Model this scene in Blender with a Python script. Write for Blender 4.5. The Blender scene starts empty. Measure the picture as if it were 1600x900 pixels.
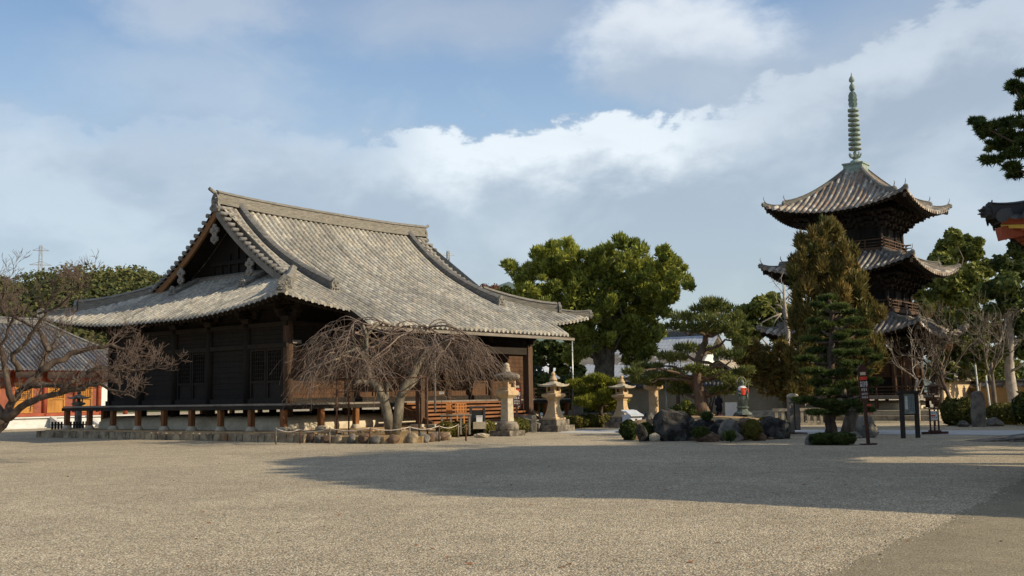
import bpy, math, random
import numpy as np
from mathutils import Vector, Matrix
random.seed(7); RNG = np.random.default_rng(11)
PI = math.pi; R_ = math.radians
S = bpy.context.scene; COL = S.collection

# ------------------------------------------------------------------ camera
F_, PITCH, ROLL = 1665.0, 0.101, 0.0159
cam = bpy.data.cameras.new('camera'); camo = bpy.data.objects.new('camera', cam); COL.objects.link(camo)
cam.sensor_width = 36; cam.lens = 36*F_/1600; cam.clip_start = .1; cam.clip_end = 6000
camo.matrix_world = Matrix.Translation((0, 0, 1.6)) @ Matrix.Rotation(PI/2+PITCH, 4, 'X') @ Matrix.Rotation(-ROLL, 4, 'Z')
S.camera = camo
# ------------------------------------------------------------------ light
SUN_AZ, SUN_EL = R_(107), R_(28)          # azimuth measured to the right of +Y
sl = bpy.data.lights.new('sun', 'SUN'); so = bpy.data.objects.new('sun', sl); COL.objects.link(so)
sl.energy = 5.0; sl.angle = R_(.55); sl.color = (1, .84, .60)
sd = Vector((math.sin(SUN_AZ)*math.cos(SUN_EL), math.cos(SUN_AZ)*math.cos(SUN_EL), math.sin(SUN_EL)))
so.rotation_euler = (-sd).to_track_quat('-Z', 'Y').to_euler(); so.location = (30, -10, 40)
S.view_settings.view_transform = 'Standard'; S.view_settings.look = 'None'
S.view_settings.gamma = 1; S.view_settings.use_curve_mapping = False
S.view_settings.exposure = 0.15
S.render.engine = 'CYCLES'; S.cycles.max_bounces = 6; S.cycles.use_denoising = True

W = bpy.data.worlds.new('World'); S.world = W; W.use_nodes = True
nt = W.node_tree; nt.nodes.clear()
def N(t, **k):
    n = nt.nodes.new(t)
    for a, b in k.items(): setattr(n, a, b)
    return n
def L(a, b): nt.links.new(a, b)
def M_(op, a, b=None, c=None, clamp=False):
    n = N('ShaderNodeMath', operation=op, use_clamp=clamp)
    for i, v in enumerate((a, b, c)):
        if v is None: continue
        if isinstance(v, (int, float)): n.inputs[i].default_value = v
        else: L(v, n.inputs[i])
    return n.outputs[0]
def MR(v, a, b, c=0, d=1, t='SMOOTHSTEP'):
    n = N('ShaderNodeMapRange', interpolation_type=t); L(v, n.inputs[0])
    for i, x in enumerate((a, b, c, d)): n.inputs[i+1].default_value = x
    return n.outputs[0]
def MIX(f, a, b):
    n = N('ShaderNodeMix', data_type='RGBA')
    if isinstance(f, (int, float)): n.inputs[0].default_value = f
    else: L(f, n.inputs[0])
    for s, v in ((6, a), (7, b)):
        if isinstance(v, tuple): n.inputs[s].default_value = (*v, 1)
        else: L(v, n.inputs[s])
    return n.outputs[2]
def NOISE(vec, scale, det=5, rough=.55, dist=0):
    n = N('ShaderNodeTexNoise'); L(vec, n.inputs['Vector']); n.inputs['Scale'].default_value = scale
    n.inputs['Detail'].default_value = det; n.inputs['Roughness'].default_value = rough; n.inputs['Distortion'].default_value = dist
    return n.outputs['Fac']
sky = N('ShaderNodeTexSky', sky_type='NISHITA'); sky.sun_disc = False
sky.sun_elevation = SUN_EL; sky.sun_rotation = SUN_AZ; sky.air_density = 1.0; sky.dust_density = .6; sky.ozone_density = 1.4
tc = N('ShaderNodeTexCoord'); gen = tc.outputs['Generated']
sx = N('ShaderNodeSeparateXYZ'); L(gen, sx.inputs[0])
# azimuth (0 = +Y, right positive) and elevation of the looked-at part of the sky, in degrees
azd = M_('MULTIPLY', M_('ARCTAN2', sx.outputs[0], sx.outputs[1]), 57.2958)
eld = M_('MULTIPLY', M_('ARCSINE', sx.outputs[2]), 57.2958)
cmb = N('ShaderNodeCombineXYZ'); L(azd, cmb.inputs[0]); L(M_('MULTIPLY', eld, 1.7), cmb.inputs[1])
ae = cmb.outputs[0]
n1 = NOISE(ae, .10, 7, .55, .3); n2 = NOISE(ae, .045, 4, .5); n3 = NOISE(ae, .30, 7, .58, .2); n4 = NOISE(ae, .85, 6, .6, .1)
eln = M_('ADD', eld, M_('MULTIPLY', M_('SUBTRACT', n1, .5), 4.0))
azn = M_('ADD', azd, M_('MULTIPLY', M_('SUBTRACT', n1, .5), 9.0))
def blob(a, e, ra, re, soft=.5, el=eln, az=azn):
    r = M_('SQRT', M_('ADD', M_('POWER', M_('ABSOLUTE', M_('DIVIDE', M_('SUBTRACT', az, a), ra)), 2.0), M_('POWER', M_('ABSOLUTE', M_('DIVIDE', M_('SUBTRACT', el, e), re)), 2.0)))
    return MR(r, 1-soft, 1+soft, 1, 0)
# big bank of cloud below about 13 degrees, its top billowing
topf = M_('ADD', 14.4, M_('MULTIPLY', M_('SUBTRACT', n2, .5), 5.0))
topf = M_('ADD', topf, MR(azd, 7, 26, 0, 5.5))
over = M_('SUBTRACT', topf, M_('ADD', M_('ADD', eln, M_('MULTIPLY', M_('SUBTRACT', n3, .5), 4.6)), M_('MULTIPLY', M_('SUBTRACT', n4, .5), 1.0)))
soft_ = M_('SUBTRACT', 1.0, M_('MAXIMUM', MR(azd, -9, -3, 1, 0), MR(azd, 7, 13, 0, .75)))
bank = MIX(soft_, MR(over, -2.2, 2.6, 0, 1), MR(over, -.28, .6, 0, 1))
sb = N('ShaderNodeSeparateColor'); L(bank, sb.inputs[0]); bank = sb.outputs[0]
bright = M_('MULTIPLY', MR(over, -.1, .5), MR(over, .6, 4.6, 1, 0))
azw = M_('ADD', M_('MULTIPLY', MR(azd, -10, -2), MR(azd, 7, 15, 1, .3)), 0.22)
bright = M_('MULTIPLY', bright, azw)
eln2 = M_('ADD', eln, M_('MULTIPLY', M_('SUBTRACT', n3, .5), 3.0)); azn2 = M_('ADD', azd, M_('MULTIPLY', M_('SUBTRACT', n4, .5), 3.0))
c1 = blob(9.5, 18.0, 5.6, 3.0, .34, eln2, azn2); c2 = blob(-16.5, 20.2, 4.5, 1.6, .6, eln2, azn2); c3 = blob(-17, 16.4, 5.5, 1.9, .7, eln2, azn2)
c4 = blob(-2, 20.0, 8, 1.6, .8); c5 = blob(19, 16.5, 9, 3.2, .7)
b1 = blob(9.0, 19.4, 3.8, 1.9, .6)
low = MR(eld, -2, 9)
bankcol = MIX(low, (.35, .415, .49), (.44, .495, .56))
bankcol = MIX(M_('MULTIPLY', M_('MULTIPLY', MR(n1, .42, .64), MR(eld, 3, 9)), .8), bankcol, (.66, .71, .75))
bankcol = MIX(M_('MULTIPLY', bright, 1.0), bankcol, (1.08, 1.12, 1.11))
bgs = N('ShaderNodeMix', data_type='RGBA'); 
blue = MIX(MR(eld, 11, 25), (.40, .56, .74), (.155, .29, .54))
up = MIX(MR(eld, 28, 50), blue, (.46, .50, .55))
col = MIX(M_('MULTIPLY', c2, .75), up, (.66, .71, .76))
col = MIX(M_('MULTIPLY', c3, .55), col, (.62, .68, .74))
col = MIX(M_('MULTIPLY', c4, .70), col, (.56, .61, .68))
col = MIX(M_('MULTIPLY', c5, .75), col, (.50, .56, .63))
c1col = MIX(MR(eln2, 16.5, 19.6), (.52, .59, .67), (1.05, 1.08, 1.08))
col = MIX(M_('MULTIPLY', c1, .92), col, c1col)
col = MIX(bank, col, bankcol)
wisp = M_('MULTIPLY', MR(NOISE(ae, .12, 8, .6, .6), .50, .75), .35)
col = MIX(wisp, col, (.66, .72, .78))
# the bank stands in front of the sky; the physical sky is added underneath and lights the rest
bg1 = N('ShaderNodeBackground'); L(sky.outputs[0], bg1.inputs[0]); bg1.inputs[1].default_value = .05
bg2 = N('ShaderNodeBackground'); L(col, bg2.inputs[0]); bg2.inputs[1].default_value = .60
ad = N('ShaderNodeAddShader'); L(bg1.outputs[0], ad.inputs[0]); L(bg2.outputs[0], ad.inputs[1])
wo = N('ShaderNodeOutputWorld'); L(ad.outputs[0], wo.inputs[0])

# ------------------------------------------------------------------ helpers
def ray(px, py):
    x, y = px-800, 450-py
    c, s = math.cos(ROLL), math.sin(ROLL)
    X, Y = x*c + y*s, -x*s + y*c
    fw = Vector((0, math.cos(PITCH), math.sin(PITCH))); up = Vector((0, -math.sin(PITCH), math.cos(PITCH)))
    return fw*F_ + up*Y + Vector((X, 0, 0))
def G(px, py, z=0):            # a photo pixel seen on a level of height z
    r = ray(px, py); t = (z-1.6)/r.z
    return Vector((r.x*t, r.y*t, z))
def P(px, py, d):              # a photo pixel at distance d in front of the camera
    r = ray(px, py); t = d/r.y
    return Vector((r.x*t, d, 1.6+r.z*t))
def dep(px, py, z=0): return G(px, py, z).y
AZ = 0.6574
U = Vector((math.sin(AZ), math.cos(AZ), 0)); V = Vector((-U.y, U.x, 0)); RZ = PI/2-AZ

class MB:
    def __init__(s): s.v = []; s.f = []; s.uv = []; s.hasuv = False
    def add(s, vs, fs, uvs=None):
        o = len(s.v); s.v.extend(vs); s.f.extend([tuple(i+o for i in f) for f in fs])
        if uvs: s.hasuv = True; s.uv.extend(uvs)
        else: s.uv.extend([None]*len(fs))
        return s
    def box(s, c, d, rz=0, taper=1, M=None):
        x, y, z = d[0]/2, d[1]/2, d[2]/2; vs = []
        for k, zz in enumerate((-z, z)):
            q = taper if k else 1
            for a, b in ((-x, -y), (x, -y), (x, y), (-x, y)): vs.append(Vector((a*q, b*q, zz)))
        if rz: m = Matrix.Rotation(rz, 3, 'Z'); vs = [m@w for w in vs]
        if M: vs = [M@w for w in vs]
        c = Vector(c); vs = [w+c for w in vs]
        return s.add(vs, [(0, 3, 2, 1), (4, 5, 6, 7), (0, 1, 5, 4), (1, 2, 6, 5), (2, 3, 7, 6), (3, 0, 4, 7)])
    def beam(s, a, b, w, h, up=Vector((0, 0, 1))):
        a, b = Vector(a), Vector(b); d = (b-a).normalized()
        sd_ = d.cross(up)
        if sd_.length < 1e-4: sd_ = d.cross(Vector((0, 1, 0)))
        sd_.normalize(); u = sd_.cross(d); vs = []
        for p in (a, b):
            for i, j in ((-1, -1), (1, -1), (1, 1), (-1, 1)): vs.append(p+sd_*(i*w/2)+u*(j*h/2))
        return s.add(vs, [(0, 1, 2, 3), (7, 6, 5, 4), (0, 4, 5, 1), (1, 5, 6, 2), (2, 6, 7, 3), (3, 7, 4, 0)])
    def tube(s, pts, rad, n=6, caps=True):
        pts = [Vector(p) for p in pts]; vs = []; fs = []; m = len(pts)
        if not hasattr(rad, '__len__'): rad = [rad]*m
        prev = None
        for i, p in enumerate(pts):
            d = (pts[min(i+1, m-1)]-pts[max(i-1, 0)])
            if d.length < 1e-6: d = Vector((0, 0, 1))
            d.normalize()
            if prev is None:
                a = d.cross(Vector((0, 0, 1)))
                if a.length < .1: a = d.cross(Vector((1, 0, 0)))
            else: a = prev-d*prev.dot(d)
            a.normalize(); prev = a; b = d.cross(a)
            for k in range(n):
                t = 2*PI*k/n; vs.append(p+(a*math.cos(t)+b*math.sin(t))*rad[i])
        for i in range(m-1):
            for k in range(n):
                k2 = (k+1) % n; fs.append((i*n+k, i*n+k2, (i+1)*n+k2, (i+1)*n+k))
        if caps and n > 2: fs.append(tuple(range(n-1, -1, -1))); fs.append(tuple((m-1)*n+k for k in range(n)))
        return s.add(vs, fs)
    def lathe(s, prof, c=(0, 0, 0), n=16, rz=0, sx=1, sy=1):
        c = Vector(c); vs = []; fs = []; m = len(prof)
        for r, z in prof:
            for k in range(n):
                t = 2*PI*k/n+rz; vs.append(c+Vector((r*math.cos(t)*sx, r*math.sin(t)*sy, z)))
        for i in range(m-1):
            for k in range(n):
                k2 = (k+1) % n; fs.append((i*n+k, i*n+k2, (i+1)*n+k2, (i+1)*n+k))
        fs.append(tuple(range(n-1, -1, -1))); fs.append(tuple((m-1)*n+k for k in range(n)))
        return s.add(vs, fs)
    def prism(s, poly, z0, z1):      # polygon counter-clockwise
        n = len(poly); vs = [Vector((p[0], p[1], z0)) for p in poly]+[Vector((p[0], p[1], z1)) for p in poly]
        fs = [tuple(range(n-1, -1, -1)), tuple(range(n, 2*n))]+[(i, (i+1) % n, (i+1) % n+n, i+n) for i in range(n)]
        return s.add(vs, fs)
    def slab(s, poly3, off):         # polygon in space, extruded by a vector
        n = len(poly3); off = Vector(off); vs = [Vector(p) for p in poly3]+[Vector(p)+off for p in poly3]
        fs = [tuple(range(n-1, -1, -1)), tuple(range(n, 2*n))]+[(i, (i+1) % n, (i+1) % n+n, i+n) for i in range(n)]
        return s.add(vs, fs)
    def grid(s, fn, nu, nv, closed=False):
        vs = [fn(i/nu, j/nv) for j in range(nv+1) for i in range(nu+1)]
        fs = [(j*(nu+1)+i, j*(nu+1)+i+1, (j+1)*(nu+1)+i+1, (j+1)*(nu+1)+i) for j in range(nv) for i in range(nu)]
        return s.add(vs, fs)
    def build(s, name, mat, parent=None, smooth=False, loc=None, rz=0):
        me = bpy.data.meshes.new(name); me.from_pydata([tuple(w) for w in s.v], [], s.f)
        if s.hasuv:
            ul = me.uv_layers.new(name='UVMap'); k = 0
            for f, uv in zip(s.f, s.uv):
                for j in range(len(f)):
                    ul.data[k].uv = uv[j] if uv else (0, 0); k += 1
        me.materials.append(mat)
        if smooth: me.polygons.foreach_set('use_smooth', [True]*len(me.polygons))
        o = bpy.data.objects.new(name, me); COL.objects.link(o)
        if parent: o.parent = parent
        if loc is not None: o.location = loc
        o.rotation_euler.z = rz
        return o
def tag(o, label=None, cat=None, group=None, kind=None):
    if label: o['label'] = label
    if cat: o['category'] = cat
    if group: o['group'] = group
    if kind: o['kind'] = kind
    return o
def thing(name, label, cat, loc=(0, 0, 0), rz=0, group=None):
    o = bpy.data.objects.new(name, None); COL.objects.link(o); o.empty_display_size = .2
    o.location = loc; o.rotation_euler.z = rz
    return tag(o, label, cat, group)
def copy_tree(o, parent=None):
    c = o.copy(); COL.objects.link(c)
    if parent: c.parent = parent
    for ch in list(o.children): copy_tree(ch, c)
    return c

# ------------------------------------------------------------------ materials
def newmat(name):
    global nt
    m = bpy.data.materials.new(name); m.use_nodes = True; nt = m.node_tree; nt.nodes.clear()
    b = N('ShaderNodeBsdfPrincipled'); o = N('ShaderNodeOutputMaterial'); L(b.outputs[0], o.inputs[0])
    b.inputs['Specular IOR Level'].default_value = .25
    return m, b
def bump(b, h, st, dist=.02, prev=None):
    n = N('ShaderNodeBump'); n.inputs['Strength'].default_value = st; n.inputs['Distance'].default_value = dist
    L(h, n.inputs['Height'])
    if prev: L(prev, n.inputs['Normal'])
    L(n.outputs[0], b.inputs['Normal']); return n.outputs[0]
def oc():
    return N('ShaderNodeTexCoord').outputs['Object']
def mapped(v, s):
    n = N('ShaderNodeMapping'); L(v, n.inputs[0]); n.inputs['Scale'].default_value = s; return n.outputs[0]
def mott(name, c1, c2, scale=3, rough=.85, bs=.3, bd=.02, c3=None, stretch=(1, 1, 1), metal=0, lo=.35, hi=.65):
    m, b = newmat(name); v = mapped(oc(), stretch)
    a = NOISE(v, scale, 6, .62); c = MIX(MR(a, lo, hi), c1, c2)
    if c3:
        a2 = NOISE(v, scale*.37, 5, .7, .4); c = MIX(MR(a2, .52, .70), c, c3)
    f = NOISE(v, scale*6, 4, .6); c = MIX(M_('MULTIPLY', MR(f, .35, .75), .25), c, tuple(x*.55 for x in c1))
    L(c, b.inputs['Base Color']); b.inputs['Roughness'].default_value = rough; b.inputs['Metallic'].default_value = metal
    if bs: bump(b, M_('ADD', a, M_('MULTIPLY', f, .5)), bs, bd)
    return m
def wood(name, c1, c2, ax='Z', planks=0, rough=.8):
    m, b = newmat(name); o = oc()
    st = {'Z': (9, 9, .7), 'X': (.7, 9, 9), 'Y': (9, .7, 9)}[ax]
    v = mapped(o, st); a = NOISE(v, 1.6, 6, .65, .4); c = MIX(MR(a, .3, .7), c1, c2)
    w = NOISE(o, .9, 4, .6); c = MIX(M_('MULTIPLY', MR(w, .45, .7), .5), c, tuple(x*.5 for x in c1))
    L(c, b.inputs['Base Color']); b.inputs['Roughness'].default_value = rough
    bump(b, a, .4, .01); return m
def tile_mat(name, cols, dirt=(.09, .085, .075), lich=.35, pan_shade=.5):
    m, b = newmat(name); uv = N('ShaderNodeTexCoord').outputs['UV']
    s = N('ShaderNodeSeparateXYZ'); L(uv, s.inputs[0])
    fl = N('ShaderNodeCombineXYZ'); L(M_('FLOOR', s.outputs[0]), fl.inputs[0]); L(M_('FLOOR', s.outputs[1]), fl.inputs[1])
    wn = N('ShaderNodeTexWhiteNoise', noise_dimensions='2D'); L(fl.outputs[0], wn.inputs['Vector'])
    r = N('ShaderNodeValToRGB'); L(wn.outputs['Value'], r.inputs[0]); r.color_ramp.interpolation = 'CONSTANT'
    els = r.color_ramp.elements
    while len(els) < len(cols): els.new(.5)
    for i, c in enumerate(cols): els[i].position = i/len(cols); els[i].color = (*c, 1)
    o = oc(); big = NOISE(o, .22, 5, .6)
    pan = M_('LESS_THAN', M_('MODULO', M_('FLOOR', s.outputs[0]), 2.0), .5); c0 = MIX(M_('MULTIPLY', pan, pan_shade), r.outputs[0], tuple(x*.5 for x in cols[1]))  # pan tiles darkened: shade between the cover rows put into the colour
    sv = N('ShaderNodeCombineXYZ'); L(M_('MULTIPLY', s.outputs[0], .31), sv.inputs[0]); L(M_('MULTIPLY', s.outputs[1], .045), sv.inputs[1]); streak = NOISE(sv.outputs[0], 1.0, 5, .7)
    c0 = MIX(M_('MULTIPLY', MR(streak, .50, .68), .5), c0, dirt); c0 = MIX(M_('MULTIPLY', MR(streak, .50, .34), .35), c0, (.46, .43, .36)); c = MIX(M_('MULTIPLY', MR(big, .46, .66), .35), c0, dirt)
    st = NOISE(o, 5, 5, .65); c = MIX(M_('MULTIPLY', MR(st, .42, .68), .5), c, dirt)
    li = NOISE(o, 2.2, 5, .7, .5); c = MIX(M_('MULTIPLY', MR(li, .56, .68), lich), c, (.42, .40, .34))
    fr = M_('FRACT', s.outputs[1]); gap = MR(fr, 0, .14, 1, 0)
    c = MIX(M_('MULTIPLY', gap, .45), c, (.03, .028, .025))
    L(c, b.inputs['Base Color']); b.inputs['Roughness'].default_value = .72
    h = M_('ADD', M_('MULTIPLY', fr, -.6), M_('MULTIPLY', st, .35))
    bump(b, h, .9, .05); return m
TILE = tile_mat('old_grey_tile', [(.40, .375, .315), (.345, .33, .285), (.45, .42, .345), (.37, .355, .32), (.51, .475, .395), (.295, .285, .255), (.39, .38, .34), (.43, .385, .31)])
TILEB = tile_mat('brown_grey_tile', [(.34, .28, .22), (.22, .19, .165), (.44, .38, .31), (.27, .21, .165), (.56, .52, .45), (.17, .155, .14), (.34, .23, .16)], lich=.5)
TILEN = tile_mat('blue_grey_tile', [(.085, .092, .115), (.075, .083, .105), (.095, .103, .125), (.115, .12, .135)], (.055, .06, .072), .05, .15)
TILED = tile_mat('dark_glossy_tile', [(.05, .052, .058), (.065, .066, .07), (.045, .046, .05)], (.03, .03, .032), .12)
TILEW = tile_mat('pale_tile', [(.42, .45, .48), (.36, .38, .41), (.5, .52, .54)], (.25, .26, .28), .1)
RIDGE = mott('ridge_tile', (.15, .14, .12), (.27, .25, .21), 4, .8, .7, .03, (.12, .115, .10), (1, 1, 7))
RIDGEG = mott('ridge_grey', (.10, .10, .10), (.17, .165, .155), 4, .65, .3, .02, (.22, .21, .19), (1, 1, 3))
ONI = mott('goblin_tile', (.13, .125, .115), (.26, .245, .21), 7, .8, .6, .03)
VERGE = mott('verge_tile', (.17, .165, .15), (.30, .28, .25), 5, .75, .4, .02, (.1, .1, .095))
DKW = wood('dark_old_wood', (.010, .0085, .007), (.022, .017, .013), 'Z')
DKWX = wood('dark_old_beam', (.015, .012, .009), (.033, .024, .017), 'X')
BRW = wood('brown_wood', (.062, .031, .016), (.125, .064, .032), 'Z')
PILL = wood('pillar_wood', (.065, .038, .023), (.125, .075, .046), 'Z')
STEPW = wood('step_wood', (.17, .070, .028), (.28, .13, .06), 'X')
POSTW = wood('orange_brown_post', (.15, .058, .020), (.27, .12, .045), 'Z')
LITW = wood('lit_verge_board', (.15, .07, .028), (.25, .125, .05), 'X')
GREYW = wood('silver_wood', (.17, .15, .125), (.27, .24, .20), 'X')
RAFT = wood('rafter_wood', (.018, .013, .010), (.036, .026, .018), 'Y')
PLAS = mott('kamebara_plaster', (.56, .50, .38), (.66, .60, .47), 1.3, .9, .15, .02, (.40, .34, .24), lo=.4, hi=.6)
STONE = mott('weathered_stone', (.37, .32, .235), (.50, .44, .33), 5, .9, .5, .02, (.20, .175, .14))
STONED = mott('dark_base_stone', (.10, .088, .072), (.27, .235, .185), 3.5, .92, .6, .03, (.07, .062, .055), lo=.42, hi=.62)
STONEY = mott('yellow_stone', (.46, .33, .185), (.56, .42, .26), 3, .9, .4, .02, (.33, .25, .17))
ROCKD = mott('dark_rock', (.018, .017, .016), (.075, .070, .062), 3.4, .9, 1.0, .14, (.17, .185, .17), lo=.42, hi=.6)
ROCKB = mott('brown_rock', (.085, .055, .038), (.19, .125, .085), 3, .9, .9, .06, (.07, .055, .045))
ROCKG = mott('grey_rock', (.10, .095, .083), (.23, .21, .18), 3, .9, .9, .06, (.08, .08, .08))
CURB = mott('curb_stone', (.15, .115, .075), (.40, .32, .21), 1.9, .92, .9, .05, (.25, .12, .05))
EARTH = mott('pale_earth', (.42, .27, .13), (.52, .36, .20), 3, .95, .3, .02, (.32, .21, .11))
COPPER = mott('green_copper', (.18, .24, .195), (.32, .38, .33), 5, .6, .2, .01, (.10, .16, .12))
REDP = mott('vermilion_paint', (.27, .058, .028), (.34, .085, .042), 2, .6, .1, .01)
REDB = mott('faded_red_paint', (.21, .06, .035), (.28, .09, .055), 2, .7, .1, .01)
LATT = wood('orange_door_wood', (.34, .15, .035), (.46, .23, .06), 'Z')
WHITEP = mott('white_plaster', (.72, .71, .68), (.80, .79, .76), 1, .9, .1, .01)
WSTONE = mott('white_cut_stone', (.55, .55, .53), (.66, .66, .64), 2, .85, .2, .01, (.46, .46, .44), (1, 1, 4))
PATHM = mott('pale_paving', (.42, .42, .41), (.52, .52, .51), 1.5, .9, .2, .01)
BEIGE = mott('beige_plaster', (.40, .31, .19), (.47, .37, .24), .8, .95, .2, .02, (.32, .25, .16))
YELW = mott('cream_wall', (.58, .44, .27), (.66, .52, .34), .8, .95, .2, .02, (.48, .36, .22))
BARK = mott('bark', (.10, .080, .058), (.20, .165, .125), 5, .95, .9, .03, (.27, .25, .20), (1, 1, .35))
BARKD = mott('dark_bark', (.05, .036, .027), (.11, .08, .058), 6, .95, .8, .02, (.20, .19, .16), (1, 1, .4))
BARKP = mott('pine_bark', (.095, .065, .046), (.18, .125, .09), 5, .95, .9, .03, (.10, .07, .05), (1, 1, .4))
TWIG = mott('cherry_twig', (.10, .070, .055), (.17, .125, .10), 3, .9, 0)
TWIGL = mott('weeping_twig', (.13, .095, .075), (.23, .175, .14), 3, .9, 0)
BARKG = mott('grey_green_bark', (.11, .095, .07), (.24, .21, .16), 4, .95, .9, .03, (.10, .11, .07), (1, 1, .5))
DEAD = mott('dead_wood', (.30, .26, .22), (.45, .40, .34), 4, .9, .5, .02)
BLACKM = mott('black_paint', (.018, .017, .017), (.03, .028, .027), 4, .5, .1, .005)
BROWNP = mott('brown_sign_paint', (.055, .022, .016), (.075, .030, .021), 4, .5, .1, .005)
METAL = mott('galvanised_metal', (.30, .31, .32), (.42, .43, .44), 4, .45, .1, .005, metal=.6)
BLUEW = mott('pale_blue_metal', (.46, .51, .58), (.56, .60, .66), 2, .5, .1, .005)
ORSIGN = wood('orange_sign_wood', (.60, .22, .06), (.70, .30, .10), 'Z')
BRONZE = mott('statue_bronze', (.075, .10, .085), (.14, .165, .14), 6, .6, .3, .01)
REDC = mott('red_cloth', (.60, .055, .03), (.70, .09, .05), 4, .9, .1, .01)
WHITEC = mott('white_cloth', (.72, .72, .72), (.8, .8, .8), 4, .9, .1, .01)
DRYG = mott('dry_grass_soil', (.26, .17, .085), (.40, .28, .145), 5, .95, .9, .04, (.20, .15, .07))
ROPE = mott('rope', (.55, .48, .40), (.65, .58, .5), 6, .9, 0)
IRON = mott('rusty_iron', (.075, .035, .022), (.12, .06, .038), 6, .7, .1, .005)
GLASSY = mott('notice_glass', (.16, .20, .20), (.22, .26, .26), 1.5, .25, 0)
PAPER = mott('paper', (.60, .62, .60), (.68, .7, .68), 3, .8, 0)
SKIN = mott('skin', (.45, .28, .2), (.5, .32, .23), 5, .7, 0)
def leafmat(name, ca, cb, rough=.6):
    m, b = newmat(name); at = N('ShaderNodeAttribute', attribute_name='tint')
    c = MIX(at.outputs['Fac'], ca, cb); L(c, b.inputs['Base Color']); b.inputs['Roughness'].default_value = rough
    b.inputs['Specular IOR Level'].default_value = .2
    t = N('ShaderNodeBsdfTranslucent'); L(c, t.inputs[0]); mx = N('ShaderNodeMixShader'); mx.inputs[0].default_value = .25
    L(b.outputs[0], mx.inputs[1]); L(t.outputs[0], mx.inputs[2])
    o = [n for n in nt.nodes if n.type == 'OUTPUT_MATERIAL'][0]; L(mx.outputs[0], o.inputs[0]); return m
LJUN = leafmat('juniper_leaf', (.055, .085, .018), (.40, .42, .075))
LDK = leafmat('dark_evergreen_leaf', (.024, .044, .014), (.125, .155, .036))
LPINE = leafmat('pine_needle', (.050, .075, .022), (.22, .235, .065))
LPINED = leafmat('deep_green_needle', (.022, .045, .014), (.155, .195, .05))
LPINEY = leafmat('yellow_green_needle', (.09, .12, .018), (.34, .34, .045))
LBRN = leafmat('rusty_conifer_leaf', (.045, .068, .018), (.29, .20, .06))
LGRN = leafmat('mid_green_leaf', (.045, .070, .015), (.22, .23, .045))
LHEDGE = leafmat('hedge_leaf', (.045, .060, .012), (.20, .17, .035))
LRED = leafmat('reddish_twig_leaf', (.10, .045, .025), (.20, .09, .05))
LHILL = leafmat('hill_leaf', (.028, .050, .018), (.15, .145, .045))
LBLUE = leafmat('distant_leaf', (.045, .075, .060), (.075, .105, .075))
# ------------------------------------------------------------------ foliage and branches
def leaves(name, clumps, n, size, mat, parent=None, mode='leaf', tintmul=1.0, shell=.55, up=.0, base_tint=.0):
    """clumps: (x,y,z,rx,ry,rz). n leaves each; mode leaf = small quads, needle = slim triangles pointing out/up"""
    Pn = []; Nn = []; Tn = []; Cn = []
    for (x, y, z, rx, ry, rz) in clumps:
        k = max(8, int(n*(rx*rz) / .5)) if n < 0 else n
        k = abs(k)
        d = RNG.normal(size=(k, 3)); d /= np.linalg.norm(d, axis=1)[:, None]
        rr = shell+(1-shell)*RNG.random(k)**.6
        rr *= 1+.22*np.sin(d[:, 0]*5+x*3)*np.sin(d[:, 1]*4+y)*np.cos(d[:, 2]*5+z*2)
        p = d*rr[:, None]*np.array([rx, ry, rz])+np.array([x, y, z])
        Pn.append(p); Nn.append(d); Tn.append(np.full(k, RNG.normal(0, .16)))
    p = np.concatenate(Pn); d = np.concatenate(Nn); t = np.concatenate(Tn); K = len(p)
    t = np.clip(.5+t+RNG.normal(0, .2, K)+base_tint, 0, 1)*tintmul
    sz = size*(.6+.8*RNG.random(K))
    if mode == 'leaf':
        nn = d+RNG.normal(0, .75, (K, 3)); nn[:, 2] += up; nn /= np.linalg.norm(nn, axis=1)[:, None]
        a = np.cross(nn, RNG.normal(size=(K, 3))); a /= np.linalg.norm(a, axis=1)[:, None]; b = np.cross(nn, a)
        a *= sz[:, None]*.5; b *= sz[:, None]*.32
        vs = np.stack([p-a, p-b*1.0+a*.1, p+a, p+b], 1).reshape(-1, 3); m = 4
    else:
        dd = d*.8+RNG.normal(0, .45, (K, 3)); dd[:, 2] += up; dd /= np.linalg.norm(dd, axis=1)[:, None]
        a = np.cross(dd, RNG.normal(size=(K, 3))); a /= np.linalg.norm(a, axis=1)[:, None]
        w = (.16 if mode == 'needle' else .24)
        vs = np.stack([p-a*(sz*w)[:, None], p+a*(sz*w)[:, None], p+dd*sz[:, None]], 1).reshape(-1, 3); m = 3
    me = bpy.data.meshes.new(name); me.vertices.add(K*m); me.vertices.foreach_set('co', vs.astype(np.float32).ravel())
    me.loops.add(K*m); me.loops.foreach_set('vertex_index', np.arange(K*m, dtype=np.int32))
    me.polygons.add(K); me.polygons.foreach_set('loop_start', np.arange(0, K*m, m, dtype=np.int32))
    at = me.attributes.new('tint', 'FLOAT', 'FACE'); at.data.foreach_set('value', t.astype(np.float32))
    me.materials.append(mat); me.update(calc_edges=True); me.validate()
    o = bpy.data.objects.new(name, me); COL.objects.link(o)
    if parent: o.parent = parent
    return o
def wander(a, b, n, amp, sag=0):
    a, b = Vector(a), Vector(b); Ln = (b-a).length; pts = []
    off = Vector((0, 0, 0))
    for i in range(n+1):
        t = i/n
        if 0 < i < n: off += Vector([random.gauss(0, amp*Ln/n) for _ in range(3)])
        p = a.lerp(b, t)+off*math.sin(PI*t)**.5+Vector((0, 0, sag*math.sin(PI*t)))
        pts.append(p)
    return pts
def limb(mb, a, b, r0, r1, n=6, amp=.25, sag=0, sides=7):
    pts = wander(a, b, n, amp, sag); mb.tube(pts, [r0+(r1-r0)*i/n for i in range(n+1)], sides); return pts
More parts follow.
